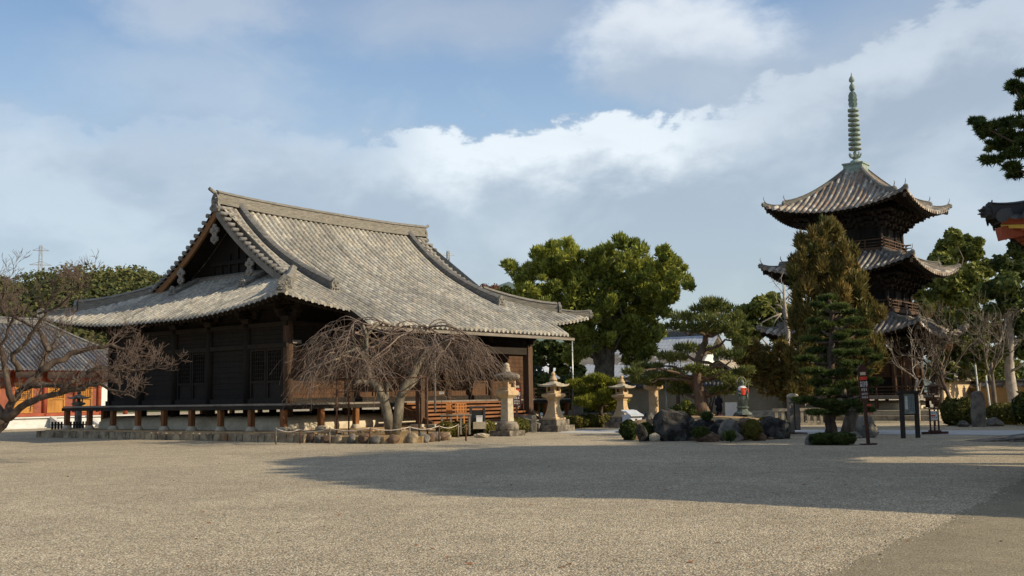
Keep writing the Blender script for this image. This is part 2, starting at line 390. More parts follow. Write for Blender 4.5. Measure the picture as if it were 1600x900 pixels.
def grow(mb, p, d, ln, r, depth, spread=.55, kids=3, upb=.12, ratio=.68, sides=4, rmin=.006, wob=.22, flat=None, segs=5):
    """a bare branch with side shoots; recursion in python, all tubes into one mesh"""
    pts = [Vector(p)]; dirs = []; dd = Vector(d).normalized()
    for i in range(segs):
        dd = (dd+Vector([random.gauss(0, wob) for _ in range(3)])+Vector((0, 0, upb))).normalized()
        if flat: dd.z *= flat; dd.normalize()
        pts.append(pts[-1]+dd*ln/segs); dirs.append(dd.copy())
    r1 = max(rmin*.6, r*.5); mb.tube(pts, [r+(r1-r)*i/segs for i in range(segs+1)], max(3, sides), caps=False)
    if depth <= 0: return
    for k in range(kids):
        t = random.uniform(.3, 1.0); i = min(segs-1, int(t*segs)); q = pts[i].lerp(pts[i+1], t*segs-i if t < 1 else 1)
        s = Vector([random.gauss(0, 1) for _ in range(3)]).normalized()
        nd = (dirs[i]*(1-spread)+s*spread).normalized()
        grow(mb, q, nd, ln*ratio*random.uniform(.7, 1.15), max(rmin, r*.55), depth-1, spread, kids, upb, ratio, sides-1, rmin, wob, flat, max(3, segs-1))
    grow(mb, pts[-1], dirs[-1], ln*ratio*.9, max(rmin, r1), depth-1, spread, kids, upb, ratio, sides-1, rmin, wob, flat, max(3, segs-1))
def pxclumps(lst, d, dj=1.5, yr=1.0, flat=1.0, reps=1):
    """crown clumps (px, py, radius px [, radius py]) -> real clumps around distance d"""
    out = []
    for c in lst:
        for k in range(reps):
            dd = d+random.uniform(-dj, dj); q = P(c[0]+(random.uniform(-.3, .3)*c[2] if k else 0), c[1]+(random.uniform(-.3, .3)*c[2] if k else 0), dd); m = dd/F_
            rx = c[2]*m; rz = (c[3] if len(c) > 3 else c[2]*flat)*m
            out.append((q.x, q.y, q.z, rx, rx*yr, rz))
    return out
def crown_tree(name, label, cat, base, trunk_top, r0, clumps, n, size, lm, bm, group=None, mode='leaf', limbs=10, up=0, shell=.55, forks=None, lr=.25):
    base = Vector(base); t = thing(name, label, cat, base, 0, group)
    mb = MB(); tt = Vector(trunk_top)-base
    pts = limb(mb, (0, 0, -.1), tt, r0, r0*.5, 7, .12, 0, 9)
    mb2 = MB()
    cl = [(c[0]-base.x, c[1]-base.y, c[2]-base.z, *c[3:]) for c in clumps]
    sel = cl if limbs >= len(cl) else random.sample(cl, limbs)
    for c in sel:
        tgt = Vector(c[:3]); st = pts[random.randint(3, 7)] if tgt.z > pts[4].z else pts[random.randint(2, 5)]
        limb(mb2, st, tgt, r0*lr, r0*lr*.25, 5, .22, .0, 5)
    mb.build('trunk', bm, t, True)
    if mb2.v: mb2.build('limbs', bm, t, True)
    leaves('crown', cl, n, size, lm, t, mode, up=up, shell=shell)
    return t
def rockmesh(mb, c, r, seed, squash=(1, 1, 1), rz=0, rough=.22, n=14):
    rs = np.random.default_rng(seed); ax = rs.normal(size=(7, 3)); ph = rs.random(7)*6; fr = rs.uniform(1.2, 5, 7); cut = rs.normal(size=(15, 3)); cut /= np.linalg.norm(cut, axis=1)[:, None]; cd = rs.uniform(.58, .95, 15)
    M = Matrix.Rotation(rz, 3, 'Z'); c = Vector(c); vs = []; fs = []
    for j in range(n+1):
        for i in range(2*n):
            th = PI*j/n; f = PI*i/n; d = np.array([math.sin(th)*math.cos(f), math.sin(th)*math.sin(f), math.cos(th)])
            q = 1+rough*.35*sum(math.sin(fr[k]*float(ax[k]@d)+ph[k]) for k in range(7))/2
            for k in range(15):
                dt = float(cut[k]@d)
                if dt > .15: q = min(q, cd[k]/dt*.98)
            q *= 1+.07*math.sin(9*d[0]+ph[0])*math.sin(8*d[1]+ph[1])*math.sin(9*d[2]+ph[2])
            v = d*q; vs.append(c+M@Vector((v[0]*r*squash[0], v[1]*r*squash[1], v[2]*r*squash[2])))
    for j in range(n):
        for i in range(2*n):
            i2 = (i+1) % (2*n); fs.append((j*2*n+i, (j+1)*2*n+i, (j+1)*2*n+i2, j*2*n+i2))
    mb.add(vs, fs); return mb
def rock(name, label, px, py, w_px, h_px, mat, seed, group=None, rz=0, yq=.8, d=None, zb=0, tilt=0):
    g = G(px, py, zb) if d is None else P(px, py, d)
    m = g.y/F_; rx = w_px*m/2; h = h_px*m
    mb = MB(); rockmesh(mb, (0, 0, h*.40), 1, seed, (rx*1.36, rx*yq*1.25, h*.80), rz, .34, 18)
    if tilt: mb.v = [Matrix.Rotation(tilt, 3, 'Y')@v for v in mb.v]
    o = mb.build(name, mat, None, False, loc=(g.x, g.y+rx*yq*.5, g.z)); tag(o, label, 'rock', group); return o

# ------------------------------------------------------------------ Japanese roof pieces (local axes, eaves at +-hx, +-hy)
class Roof:
    def __init__(s, hx, hy, z0, a, b, lift, Rl, gable=None, top=None):
        s.hx, s.hy, s.z0, s.a, s.b, s.lf, s.R, s.g = hx, hy, z0, a, b, lift, Rl, gable
        s.top = top if top is not None else hy; s.c = 0; s.neg = a
    def F(s, d): return s.z0+s.a*d+s.b*d*d+s.c*d**3 if d > 0 else s.z0+s.neg*d
    def lift(s, x, y):
        gx = max(0, (abs(x)-(s.hx-s.R))/s.R); gy = max(0, (abs(y)-(s.hy-s.R))/s.R)
        return s.lf*gx**2*gy**2
    def pt(s, side, t, d):
        """side 0=-Y 1=+X 2=+Y 3=-X; t runs along the eave, d in from the eave"""
        if side == 0: x, y = t, -s.hy+d
        elif side == 2: x, y = -t, s.hy-d
        elif side == 1: x, y = s.hx-d, t
        else: x, y = -s.hx+d, -t
        return Vector((x, y, s.F(d)+s.lift(x, y)*max(0, 1+min(0, d)/1.05)))
    def dmax(s, side, t):
        H = s.hx if side in (0, 2) else s.hy
        dd = H-abs(t)
        if s.g is not None:
            if side in (0, 2): return s.top if abs(t) <= H-s.g else dd
            return min(dd, s.g+1.0) if abs(t) < H-s.g else dd
        return min(dd, s.top)
    def surface(s, mb, side, w=.33, seg=.33, ext=None, r=.12):
        H = s.hx if side in (0, 2) else s.hy
        n = int(2*H/w); w = 2*H/n
        prof = [(-.5, -.12), (-.28, .0), (-.25, .45), (-.13, .95), (.13, .95), (.25, .45), (.28, 0), (.5, -.12)]
        for i in range(n):
            t = -H+(i+.5)*w; d0 = -.09; d1 = s.dmax(side, t)
            if ext and ext[0] <= t <= ext[1]: d0 = -ext[2]
            k = max(1, int(round((d1-d0)/seg))); vs = []; fs = []; uvs = []
            for j in range(k+1):
                d = d0+(d1-d0)*j/k
                jz = RNG.normal(0, .006) if 0 < j else 0
                for (a, h) in prof:
                    tt = t+a*w
                    dl = min(d, s.dmax(side, tt)) if s.g is None or abs(tt) > H-s.g else d
                    p = s.pt(side, tt, dl); p.z += h*r+jz; vs.append(p)
            m = len(prof)
            for j in range(k):
                for q in range(m-1):
                    fs.append((j*m+q, j*m+q+1, (j+1)*m+q+1, (j+1)*m+q))
                    v0, v1 = (k-j)*1.0, (k-j-1)*1.0; uu = i*2+(1 if 1 <= q <= m-3 else 0)+.5
                    uvs.append([(uu, v0-.001), (uu, v0-.001), (uu, v1), (uu, v1)])
            e0 = s.pt(side, t, d0); e1 = s.pt(side, t, d0+.05); do = (e0-e1).normalized(); sd2 = do.cross(Vector((0, 0, 1))).normalized(); k0 = len(vs)
            for q in range(9): a_ = 2*PI*q/9; vs.append(e0+do*.012+sd2*(math.cos(a_)*w*.27)+Vector((0, 0, r*.35+math.sin(a_)*w*.27)))
            fs.append(tuple(range(k0, k0+9))); uvs.append([(i*2+1.5, .5)]*9)
            # round end face at the eave
            fs.append(tuple(range(m-2, 0, -1))); uvs.append([(i*2+1.5, .5)]*(m-2))
            mb.add(vs, fs, uvs)
    def ribbon(s, mb, side, d0, d1, o0, o1, n=40, tlim=None):
        """flat band under the roof from inset d0 (dropped o0) to d1 (dropped o1)"""
        H = s.hx if side in (0, 2) else s.hy
        def fn(u, v):
            d = d0+(d1-d0)*v; hh = H-max(d, 0); t = -hh+2*hh*u
            p = s.pt(side, t, d); p.z -= o0+(o1-o0)*v; return p
        mb.grid(fn, n, 3)
    def rafters(s, mb, side, d0, d1, o0, o1, sp=.3, w=.09, h=.11, lim=None):
        H = s.hx if side in (0, 2) else s.hy
        n = int(2*H/sp)
        for i in range(n):
            t = -H+(i+.5)*2*H/n; dd = min(d1, H-abs(t))
            if dd < d0+.15: continue
            if lim and not (lim[0] <= t <= lim[1]): continue
            a = s.pt(side, t, d0); a.z -= o0; b = s.pt(side, t, dd); b.z -= o0+(o1-o0)*(dd-d0)/(d1-d0)
            mb.beam(a, b, w, h)
    def path(s, side, t, d0, d1, n=12): return [s.pt(side, t, d0+(d1-d0)*i/n) for i in range(n+1)]
def ridge_run(mb, pts, w, h, cap=True, flare=0):
    """stacked tile ridge following pts, with a round cap"""
    n = len(pts); vs = []; fs = []
    for i, p in enumerate(pts):
        d = pts[min(i+1, n-1)]-pts[max(i-1, 0)]; d.z = 0; d.normalize(); sd_ = Vector((d.y, -d.x, 0)); e = flare*(i/(n-1))**3
        prof = [(-w*.55, -.05), (-w*.55, h*.12), (-w*.42, h*.14), (-w*.42, h*.74), (-w*.54, h*.78), (-w*.30, h*.92), (0, h*1.05), (w*.30, h*.92), (w*.54, h*.78), (w*.42, h*.74), (w*.42, h*.14), (w*.55, h*.12), (w*.55, -.05)]
        for a, b in prof: vs.append(p+sd_*a+Vector((0, 0, b+(e if b > 0 else 0))))
    m = 13
    for i in range(n-1):
        for k in range(m-1): fs.append((i*m+k, (i+1)*m+k, (i+1)*m+k+1, i*m+k+1))
    fs.append(tuple(range(m))); fs.append(tuple((n-1)*m+k for k in range(m-1, -1, -1))); mb.add(vs, fs)
def onigawara(mb, p, d, w=.5, h=.7, horn=.35):
    """ridge-end tile with a horn; d = outward direction"""
    d = Vector(d); d.z = 0; d.normalize(); s = Vector((d.y, -d.x, 0)); z = Vector((0, 0, 1)); p = Vector(p)
    out = [(-.5, -.15), (.5, -.15), (.62, .1), (.48, .3), (.52, .55), (.34, .8), (.16, .92), (0, 1.0), (-.16, .92), (-.34, .8), (-.52, .55), (-.48, .3), (-.62, .1)]
    mb.slab([p+s*(a*w)+z*(b*h) for a, b in reversed(out)], d*.12)
    for a, b, r in ((0, .45, .2), (-.24, .62, .1), (.24, .62, .1), (0, .2, .14), (-.3, .2, .1), (.3, .2, .1)):
        c = p+s*(a*w)+z*(b*h)+d*.12
        mb.tube([c, c+d*.07], [r*w, r*w*.5], 8)
    if horn:
        q = p+z*(h*.92)-d*.1; k = min(1, w/.5)
        if horn > .4: mb.tube([q, q+d*.28+z*.05, q+d*.28+d*horn*.6+z*horn*.45], [.09, .09, .085], 8)
        else: mb.tube([q, q+d*.14*k+z*.03, q+d*(.18*k+horn*.3)+z*horn*.8, q+d*(.16*k+horn*.25)+z*horn*1.3], [.06*k, .06*k, .05*k, .03*k], 7)
def hip_roof_parts(R, par, tile, ridgem, onim, w=.30, under=2.0, oh=.30, kohai=None, sides=(0, 1, 2, 3), raft_sp=.28, raftm=None, names=True):
    for sd_ in sides:
        mb = MB(); R.surface(mb, sd_, w, .30, kohai if sd_ == 0 else None); mb.build('roof_tiles', tile, par, True)
        mb = MB(); e = -1.05 if (kohai and sd_ == 0) else 0
        H = R.hx if sd_ in (0, 2) else R.hy
        R.ribbon(mb, sd_, .10, .11, .02, .15); R.ribbon(mb, sd_, .11, .14, .15, .16); R.ribbon(mb, sd_, .14, under+.4, .12, .16); mb.build('eave_boards', raftm or RAFT, par)
        mb = MB(); R.rafters(mb, sd_, .12, under*.62, .20, .26, raft_sp, .08, .09)
        R.rafters(mb, sd_, under*.45, under+.3, .33, .40, raft_sp, .09, .10); mb.build('rafters', raftm or RAFT, par)
# ================================================================== SETTING
def sheet(name, poly, z, mat, kind='structure'):
    mb = MB(); mb.add([Vector((p[0], p[1], z)) for p in poly], [tuple(range(len(poly)))]); o = mb.build(name, mat); tag(o, kind=kind); return o
def gravel_mat(name, cols, sc, big=(.8, 1.15), bst=.6, fine=1.0):
    m, b = newmat(name); o = oc()
    vo = N('ShaderNodeTexVoronoi', feature='F1'); L(o, vo.inputs['Vector']); vo.inputs['Scale'].default_value = sc
    vo.inputs['Randomness'].default_value = 1
    s = N('ShaderNodeSeparateColor'); L(vo.outputs['Color'], s.inputs[0])
    r = N('ShaderNodeValToRGB'); L(s.outputs[0], r.inputs[0]); r.color_ramp.interpolation = 'CONSTANT'; e = r.color_ramp.elements
    while len(e) < len(cols): e.new(.5)
    for i, (c, p) in enumerate(cols): e[i].position = p; e[i].color = (*c, 1)
    c = r.outputs[0]
    v2 = N('ShaderNodeTexVoronoi', feature='F1'); L(o, v2.inputs['Vector']); v2.inputs['Scale'].default_value = sc*.30
    s2 = N('ShaderNodeSeparateColor'); L(v2.outputs['Color'], s2.inputs[0])
    gap = MR(vo.outputs['Distance'], .35, .75, 0, 1); c = MIX(M_('MULTIPLY', gap, .65), c, (.10, .085, .065))
    a = NOISE(o, .22, 6, .6, .4); a2 = NOISE(o, 1.6, 6, .68); a3 = NOISE(o, 7, 5, .75)
    k = M_('ADD', M_('MULTIPLY', MR(a, .32, .68, big[0]*.96, big[1]*1.02, 'LINEAR'), MR(a2, .3, .7, .86, 1.14, 'LINEAR')), M_('MULTIPLY', M_('SUBTRACT', a3, .5), .55*fine))
    hs = N('ShaderNodeVectorMath', operation='SCALE'); L(c, hs.inputs[0]); L(k, hs.inputs['Scale'])
    L(hs.outputs[0], b.inputs['Base Color']); b.inputs['Roughness'].default_value = .92; b.inputs['Specular IOR Level'].default_value = .12
    bump(b, M_('ADD', M_('MULTIPLY', vo.outputs['Distance'], -1), M_('MULTIPLY', a3, .8)), bst, .02); return m
GRAV = gravel_mat('gravel', [((.50, .425, .295), 0), ((.41, .35, .25), .22), ((.60, .515, .365), .45), ((.31, .27, .205), .62), ((.74, .65, .49), .78), ((.19, .165, .125), .90), ((.56, .32, .17), .965)], 48, (.88, 1.1))
PACK = gravel_mat('packed_sand', [((.30, .255, .172), 0), ((.275, .235, .158), .4), ((.325, .28, .192), .8), ((.45, .40, .30), .97)], 60, (.9, 1.08), .25, .5)
# ground as one sheet that reaches the horizon
sheet('ground', [(-2500, -60), (2500, -60), (2500, 3500), (-2500, 3500)], 0, GRAV)
g = [G(1275, 900), G(1385, 858), G(1478, 817), G(1545, 778), G(1600, 746)]
eg = [Vector((g[0].x-.9, 5.5, 0))]+g+[Vector((14, 28, 0))]; fe = []; rs = random.Random(2)
for a, b in zip(eg, eg[1:]):
    n = max(2, int((b-a).length/.09))
    for i in range(n): q = a.lerp(b, i/n); fe.append((q.x+rs.gauss(0, .018)+.05*math.sin(q.y*2.1)+.03*math.sin(q.y*5.3), q.y+rs.gauss(0, .018)))
pp = fe+[(14, 28), (30, 45), (30, 5.5)]
sheet('packed_path', pp, .004, PACK)
# pale paved path that crosses in front of the pagoda
a0, a1, a2, a3 = G(885, 671), G(1250, 671.5), G(1430, 672.5), G(1600, 672.5); b0, b1, b2, b3 = G(872, 676.5), G(1250, 678), G(1430, 679), G(1600, 680.5)
e = (a3-a2).normalized()*40
sheet('paved_path', [tuple(x)[:2] for x in (b0, b1, b2, b3, b3+e, a3+e, a3, a2, a1, a0)], .006, PATHM)
# wooded hill behind the hall on the left
def hillmesh(name, pts, w, mat):
    """pts: ridge line as (px, py) at distance d"""
    mb = MB(); n = len(pts)
    prof = [(-1.1, 0), (-.8, .45), (-.45, .82), (0, 1), (.5, .85), (1.2, 0)]
    vs = [Vector((q.x*(1+a*w/q.y), q.y+a*w, -1+(q.z+1)*h)) for a, h in prof for q in pts]
    fs = [(j*n+i, j*n+i+1, (j+1)*n+i+1, (j+1)*n+i) for j in range(len(prof)-1) for i in range(n-1)]
    mb.add(vs, fs); o = mb.build(name, mat, None, True); tag(o, kind='structure'); return o
HILLG = mott('hill_ground', (.030, .042, .016), (.06, .07, .025), .05, .95, 0)
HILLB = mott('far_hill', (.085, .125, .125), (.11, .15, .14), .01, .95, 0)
ridge = [P(x, y+17, 230) for x, y in ((-260, 470), (-120, 455), (-20, 452), (60, 450), (130, 447), (190, 445), (225, 448), (265, 470), (330, 520), (420, 560))]
hillmesh('wooded_hill', ridge, 60, HILLG)
cl = []
for i in range(430):
    k = random.random()*(len(ridge)-2); i0 = int(k); q = ridge[i0].lerp(ridge[i0+1], k-i0); h = random.random()**.7
    a = -1.05*(1-h)
    r = random.uniform(3.2, 6.5); hh = (1-abs(a)**1.6)
    cl.append((q.x*(1+a*60/q.y)+random.uniform(-3, 3), q.y+a*60, (q.z+1)*max(.05, hh)-1+r*.3, r, r, r*random.uniform(.6, .95)))
o = leaves('hill_forest', cl, 420, .85, LHILL, None, 'leaf', up=.5, shell=.8); tag(o, kind='stuff')
far = [P(x, y, 900) for x, y in ((560, 600), (660, 560), (730, 470), (760, 452), (795, 440), (830, 455), (880, 500), (940, 565), (1000, 570), (1080, 566), (1150, 560), (1230, 566), (1400, 560), (1700, 570))]
hillmesh('distant_hill', far, 150, HILLB)

# ================================================================== MAIN HALL
HX, HY = 10.6, 8.8
HC = Vector((-8.8586, 40.7502, 0))+U*HX+V*HY
hall = thing('temple_hall', 'large dark wooden temple hall with sweeping grey tiled hip and gable roof', 'temple', HC, RZ)
R = Roof(HX, HY, 5.05, .539, -.0328, .72, 7.0, gable=3.7); R.c = .00498; R.neg = .43
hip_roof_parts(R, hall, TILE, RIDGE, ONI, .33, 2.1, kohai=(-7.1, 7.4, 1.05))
GX = HX-3.7
# main ridge
pts = [Vector((x, 0, 10.60+.16*(abs(x)/7.4)**3)) for x in np.linspace(-7.1, 7.1, 31)]
mb = MB(); ridge_run(mb, pts, .46, .60); mb.build('main_ridge', RIDGE, hall)
for sx_ in (-1, 1):
    mb = MB(); onigawara(mb, (sx_*7.08, 0, 10.46), (sx_, 0, 0), .50, .80, .42); mb.build('ridge_end_tile', ONI, hall)
    for sy in (-1, 1):
        side = 0 if sy < 0 else 2; t = sx_*5.8*(1 if sy < 0 else -1)
        mb = MB(); ridge_run(mb, R.path(side, t, 8.65, 2.3, 24), .34, .46, flare=.12); mb.build('descending_ridge', RIDGEG, hall)
        e0 = R.pt(side, t, 2.25); mb = MB(); onigawara(mb, e0+Vector((0, 0, .02)), (0, sy, 0), .46, .62, 0); mb.build('ridge_end_tile', ONI, hall)
        def diag(q): 
            x, y = sx_*(HX-q), sy*(HY-q); return Vector((x, y, R.F(q)+R.lift(x, y)))
        mb = MB(); ridge_run(mb, [diag(4.0-(4.0-1.2)*i/12) for i in range(13)], .34, .44, flare=.14); mb.build('corner_ridge', RIDGE, hall)
        mb = MB(); onigawara(mb, diag(1.15), (sx_, sy, 0), .46, .62, 0); mb.build('ridge_end_tile', ONI, hall)
        mb = MB(); ridge_run(mb, [diag(1.15-1.2*i/8) for i in range(9)], .28, .26, flare=.16); mb.build('corner_ridge', RIDGE, hall)
        mb = MB(); onigawara(mb, diag(-.05)+Vector((0, 0, -.02)), (sx_, sy, 0), .32, .42, .0); mb.build('ridge_end_tile', ONI, hall)
    # gable: verge tiles, bargeboards, wall, pendants
    for sy in (-1, 1):
        mb = MB(); dl = Vector((0, sy, 0)); d = 3.8; pr = []
        while d < 8.75:
            y = sy*(HY-d); z = R.F(d)+.10
            mb.tube([Vector((sx_*(GX-.55), y, z)), Vector((sx_*(GX+.36), y, z-.03))], [.09, .105], 8); d += .30
        mb.build('verge_tiles', VERGE, hall, True)
        mb = MB(); n = 16
        def fn(u, v): 
            d = 3.55+5.35*u; return Vector((sx_*(GX-.02+.30*v), sy*(HY-d), R.F(d)+.02-.04*v))
        mb.grid(fn, n, 2)
        def fn(u, v):
            d = 3.55+5.25*u; return Vector((sx_*(5.85+(GX+.18-5.85)*v), sy*(HY-d), R.F(d)-.10))
        mb.grid(fn, n, 2); mb.build('verge_soffit', DKWX, hall)
        # bargeboard
        mb = MB(); vs = []; fs = []
        for i in range(n+1):
            d = 3.5+5.3*i/n; y = sy*(HY-d); zt = R.F(d)-.10; hb = .44-.12*math.sin(PI*i/n)
            for (xx, zz) in ((GX+.10, zt), (GX+.22, zt), (GX+.22, zt-hb), (GX+.10, zt-hb)): vs.append(Vector((sx_*xx, y, zz)))
        for i in range(n):
            for k in range(4): fs.append((i*4+k, i*4+(k+1) % 4, (i+1)*4+(k+1) % 4, (i+1)*4+k))
        fs += [(0, 1, 2, 3), (n*4+3, n*4+2, n*4+1, n*4)]; mb.add(vs, fs)
        far_ = (sy > 0) ; mb.build('bargeboard', LITW if far_ else GREYW, hall)  # far board's lit look put into its wood colour, near one stays grey
    mb = MB(); poly = [Vector((sx_*5.8, y, R.F(HY-abs(y))-.12)) for y in np.linspace(-4.7, 4.7, 21)]+[Vector((sx_*5.8, 4.7, 6.5)), Vector((sx_*5.8, -4.7, 6.5))]
    mb.slab(poly, (sx_*-.1, 0, 0)); 
    for y in np.arange(-3.6, 3.7, .6): mb.box((sx_*5.84, y, 7.7-abs(y)*.28), (.08, .12, 2.2-abs(y)*.45))
    for z in (7.3, 8.1): mb.box((sx_*5.88, 0, z), (.12, 6.2-(z-7.3)*3.0, .18))
    mb.build('gable_wall', DKW, hall)
    def pend(y, z, s):
        mb = MB(); out = [(-.10, 0), (.10, 0), (.16, -.18), (.34, -.22), (.38, -.42), (.20, -.52), (.16, -.66), (.30, -.74), (.30, -.92), (.12, -1.02), (0, -1.12), (-.12, -1.02), (-.30, -.92), (-.30, -.74), (-.16, -.66), (-.20, -.52), (-.38, -.42), (-.34, -.22), (-.16, -.18)]
        pl = [Vector((sx_*(GX+.24), y+a*s, z+b*s)) for a, b in out]
        mb.slab(pl, (sx_*.08, 0, 0)); mb.tube([Vector((sx_*(GX+.32), y, z-.36*s)), Vector((sx_*(GX+.40), y, z-.36*s))], [.12*s, .09*s], 6)
        mb.tube([Vector((sx_*(GX+.32), y, z-.84*s)), Vector((sx_*(GX+.38), y, z-.84*s))], [.12*s, .08*s], 6)
        mb.build('gable_pendant', GREYW, hall)
    pend(0, 9.75, .85)
    for y in (-2.55, 2.55): pend(y, R.F(HY-abs(y))-.42, .75)
    mb = MB(); ridge_run(mb, [Vector((sx_*6.1, y, R.F(4.45)-.02)) for y in np.linspace(-3.0, 3.0, 9)], .3, .30); mb.build('gable_foot_ridge', RIDGE, hall)
    for y in (-2.6, 2.6):
        t = -y if sx_ < 0 else y; mb = MB(); ridge_run(mb, R.path(3 if sx_ < 0 else 1, t, 4.4, 3.1, 6), .28, .30); mb.build('short_ridge', RIDGE, hall)
        mb = MB(); onigawara(mb, R.pt(3 if sx_ < 0 else 1, t, 3.05), (sx_, 0, 0), .42, .5, 0); mb.build('ridge_end_tile', ONI, hall)
# body
BX, BY = 8.25, 6.45
def pillar(x, y, z0, z1, r, mat, name='pillar', sq=False):
    mb = MB()
    if sq: mb.box((x, y, (z0+z1)/2), (r*2, r*2, z1-z0))
    else: mb.lathe([(r*1.0, z0), (r, z1-.3), (r*.93, z1)], (x, y, 0), 14)
    return mb.build(name, mat, hall, not sq)
def bracket(x, y, z, par, mat=DKWX, s=1.0):
    mb = MB(); mb.box((x, y, z+.10*s), (.42*s, .42*s, .20*s), taper=1.25)
    for ax in (0, 1):
        for k, (ln, zz) in enumerate(((1.15, .28), (1.5, .56))):
            dd = (ln*s, .15*s, .16*s) if ax == 0 else (.15*s, ln*s, .16*s); mb.box((x, y, z+zz*s), dd)
            for q in (-.5, 0, .5): mb.box((x+(q*ln*s*.9 if ax == 0 else 0), y+(q*ln*s*.9 if ax else 0), z+(zz+.13)*s), (.24*s, .24*s, .11*s), taper=1.2)
    mb.build('bracket', mat, par)
xs = np.linspace(-BX, BX, 6); ys = np.linspace(-BY, BY, 6); seen = set()
for x in xs:
    for y in (-BY, BY): seen.add((round(x, 3), round(y, 3)))
for y in ys:
    for x in (-BX, BX): seen.add((round(x, 3), round(y, 3)))
for x, y in sorted(seen):
    pillar(x, y, .85, 4.86, .21, PILL if y < -BY+.01 and x > -BX+.01 or (x, y) == (-BX, -BY) else DKW); bracket(x, y, 4.84, hall)  # side and back pillars darker: shade of the left face put into colour
# wall panels bay by bay
def plank_panel(c, ln, z0, z1, ax, mat, name='wall_panel', n=9, out=(0, 0)):
    mb = MB(); h = (z1-z0)/n
    for i in range(n):
        off = .012*(i % 2)
        d = (ln, .08+off, h-.012) if ax == 0 else (.08+off, ln, h-.012)
        mb.box((c[0], c[1], z0+h*(i+.5)), d)
    d = (ln, .05, z1-z0) if ax == 0 else (.05, ln, z1-z0); mb.box((c[0]-out[0]*.03, c[1]-out[1]*.03, (z0+z1)/2), d)
    return mb.build(name, mat, hall)
def lattice(c, w, z0, z1, ax, mat, par=None, name='lattice_door', out=1, nx=7, nz=8, solid=.35):
    mb = MB()
    def bx(u, z, du, dz, th, o=0): mb.box((c[0]+(u if ax == 0 else out*o), c[1]+(out*o if ax == 0 else u), z), (du, th, dz) if ax == 0 else (th, du, dz))
    for s_ in (-1, 1): bx(s_*(w/2-.05), (z0+z1)/2, .10, z1-z0, .12, .03)
    for z in (z0+.05, z1-.05, z0+(z1-z0)*solid): bx(0, z, w-.2, .10, .11, .03)
    bx(0, z0+(z1-z0)*solid/2, w-.2, (z1-z0)*solid-.1, .05)
    for i in range(1, nx): bx(-w/2+w*i/nx, z0+(z1-z0)*(1+solid)/2, .035, (z1-z0)*(1-solid)-.15, .05, .02)
    for i in range(1, nz): bx(0, z0+(z1-z0)*(solid+(1-solid)*i/nz), w-.2, .035, .04, .015)
    bx(0, z0+(z1-z0)*(1+solid)/2, w-.2, (z1-z0)*(1-solid), .02, -.03)
    return mb.build(name, mat, par or hall)
for i in range(5):
    cx = (xs[i]+xs[i+1])/2; ln = xs[1]-xs[0]-.42
    for y, o in ((-BY, -1), (BY, 1)):
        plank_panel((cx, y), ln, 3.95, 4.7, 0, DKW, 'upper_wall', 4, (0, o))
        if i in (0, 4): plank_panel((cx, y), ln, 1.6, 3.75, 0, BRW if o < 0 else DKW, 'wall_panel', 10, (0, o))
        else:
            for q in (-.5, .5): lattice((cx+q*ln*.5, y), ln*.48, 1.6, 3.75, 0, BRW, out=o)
    cy = (ys[i]+ys[i+1])/2; ln = ys[1]-ys[0]-.42
    for x, o in ((-BX, -1), (BX, 1)):
        plank_panel((x, cy), ln, 3.95, 4.7, 1, DKW, 'upper_wall', 4, (o, 0))
        if i in (0, 2): 
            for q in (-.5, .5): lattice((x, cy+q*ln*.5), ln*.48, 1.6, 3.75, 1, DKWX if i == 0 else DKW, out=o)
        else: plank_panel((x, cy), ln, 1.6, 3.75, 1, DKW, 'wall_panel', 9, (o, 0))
for z, h, w, m in ((1.55, .22, .30, DKWX), (3.85, .20, .34, DKWX), (4.74, .2, .30, DKWX)):
    for y in (-BY, BY): mb = MB(); mb.box((0, y, z), (2*BX+.5, w, h)); mb.build('tie_beam', m, hall)
    for x in (-BX, BX): mb = MB(); mb.box((x, 0, z), (w-.02, 2*BY-.35, h-.01)); mb.build('tie_beam', m, hall)
for zz, e in ((5.55, .0), (5.62, .45)):
    mb = MB()
    for y in (-1, 1): mb.box((0, y*(BY+e), zz), (2*(BX+e)+.4, .18, .2))
    for x in (-1, 1): mb.box((x*(BX+e), 0, zz-.004), (.18, 2*(BY+e)+.4, .2))
    mb.build('eave_purlin', DKWX, hall)
mb = MB(); mb.box((0, 0, 5.2), (2*BX-.3, 2*BY-.3, .9)); mb.build('ceiling_block', DKW, hall)
# veranda
VX, VY = 9.85, 8.05
mb = MB()
for sy in (-1, 1):
    n = int(2*VX/.22)
    for i in range(n): mb.box((-VX+(i+.5)*2*VX/n, sy*(BY+VY)/2, 1.41), (2*VX/n-.006, VY-BY, .07))
for sx_ in (-1, 1):
    n = int(2*BY/.22)
    for i in range(n): mb.box((sx_*(BX+VX)/2, -BY+(i+.5)*2*BY/n, 1.408), (VX-BX, 2*BY/n-.006, .07))
mb.build('veranda_floor', GREYW, hall)
mb = MB()
for sy in (-1, 1): mb.box((0, sy*(VY-.06), 1.29), (2*VX+.1, .14, .15))
for sx_ in (-1, 1): mb.box((sx_*(VX-.06), 0, 1.288), (.14, 2*VY-.3, .15))
mb.build('veranda_rim', DKWX, hall)
mb = MB(); mb.box((0, 0, 1.24), (2*BX, 2*BY, .1)); mb.build('floor_slab', DKW, hall)
ps = set()
for y in np.linspace(-VY+.15, VY-.15, 9):
    for s_ in (-1, 1): ps.add((round(s_*(VX-.15), 3), round(y, 3)))
for x in np.linspace(-VX+.15, VX-.15, 11):
    for s_ in (-1, 1): ps.add((round(x, 3), round(s_*(VY-.15), 3)))
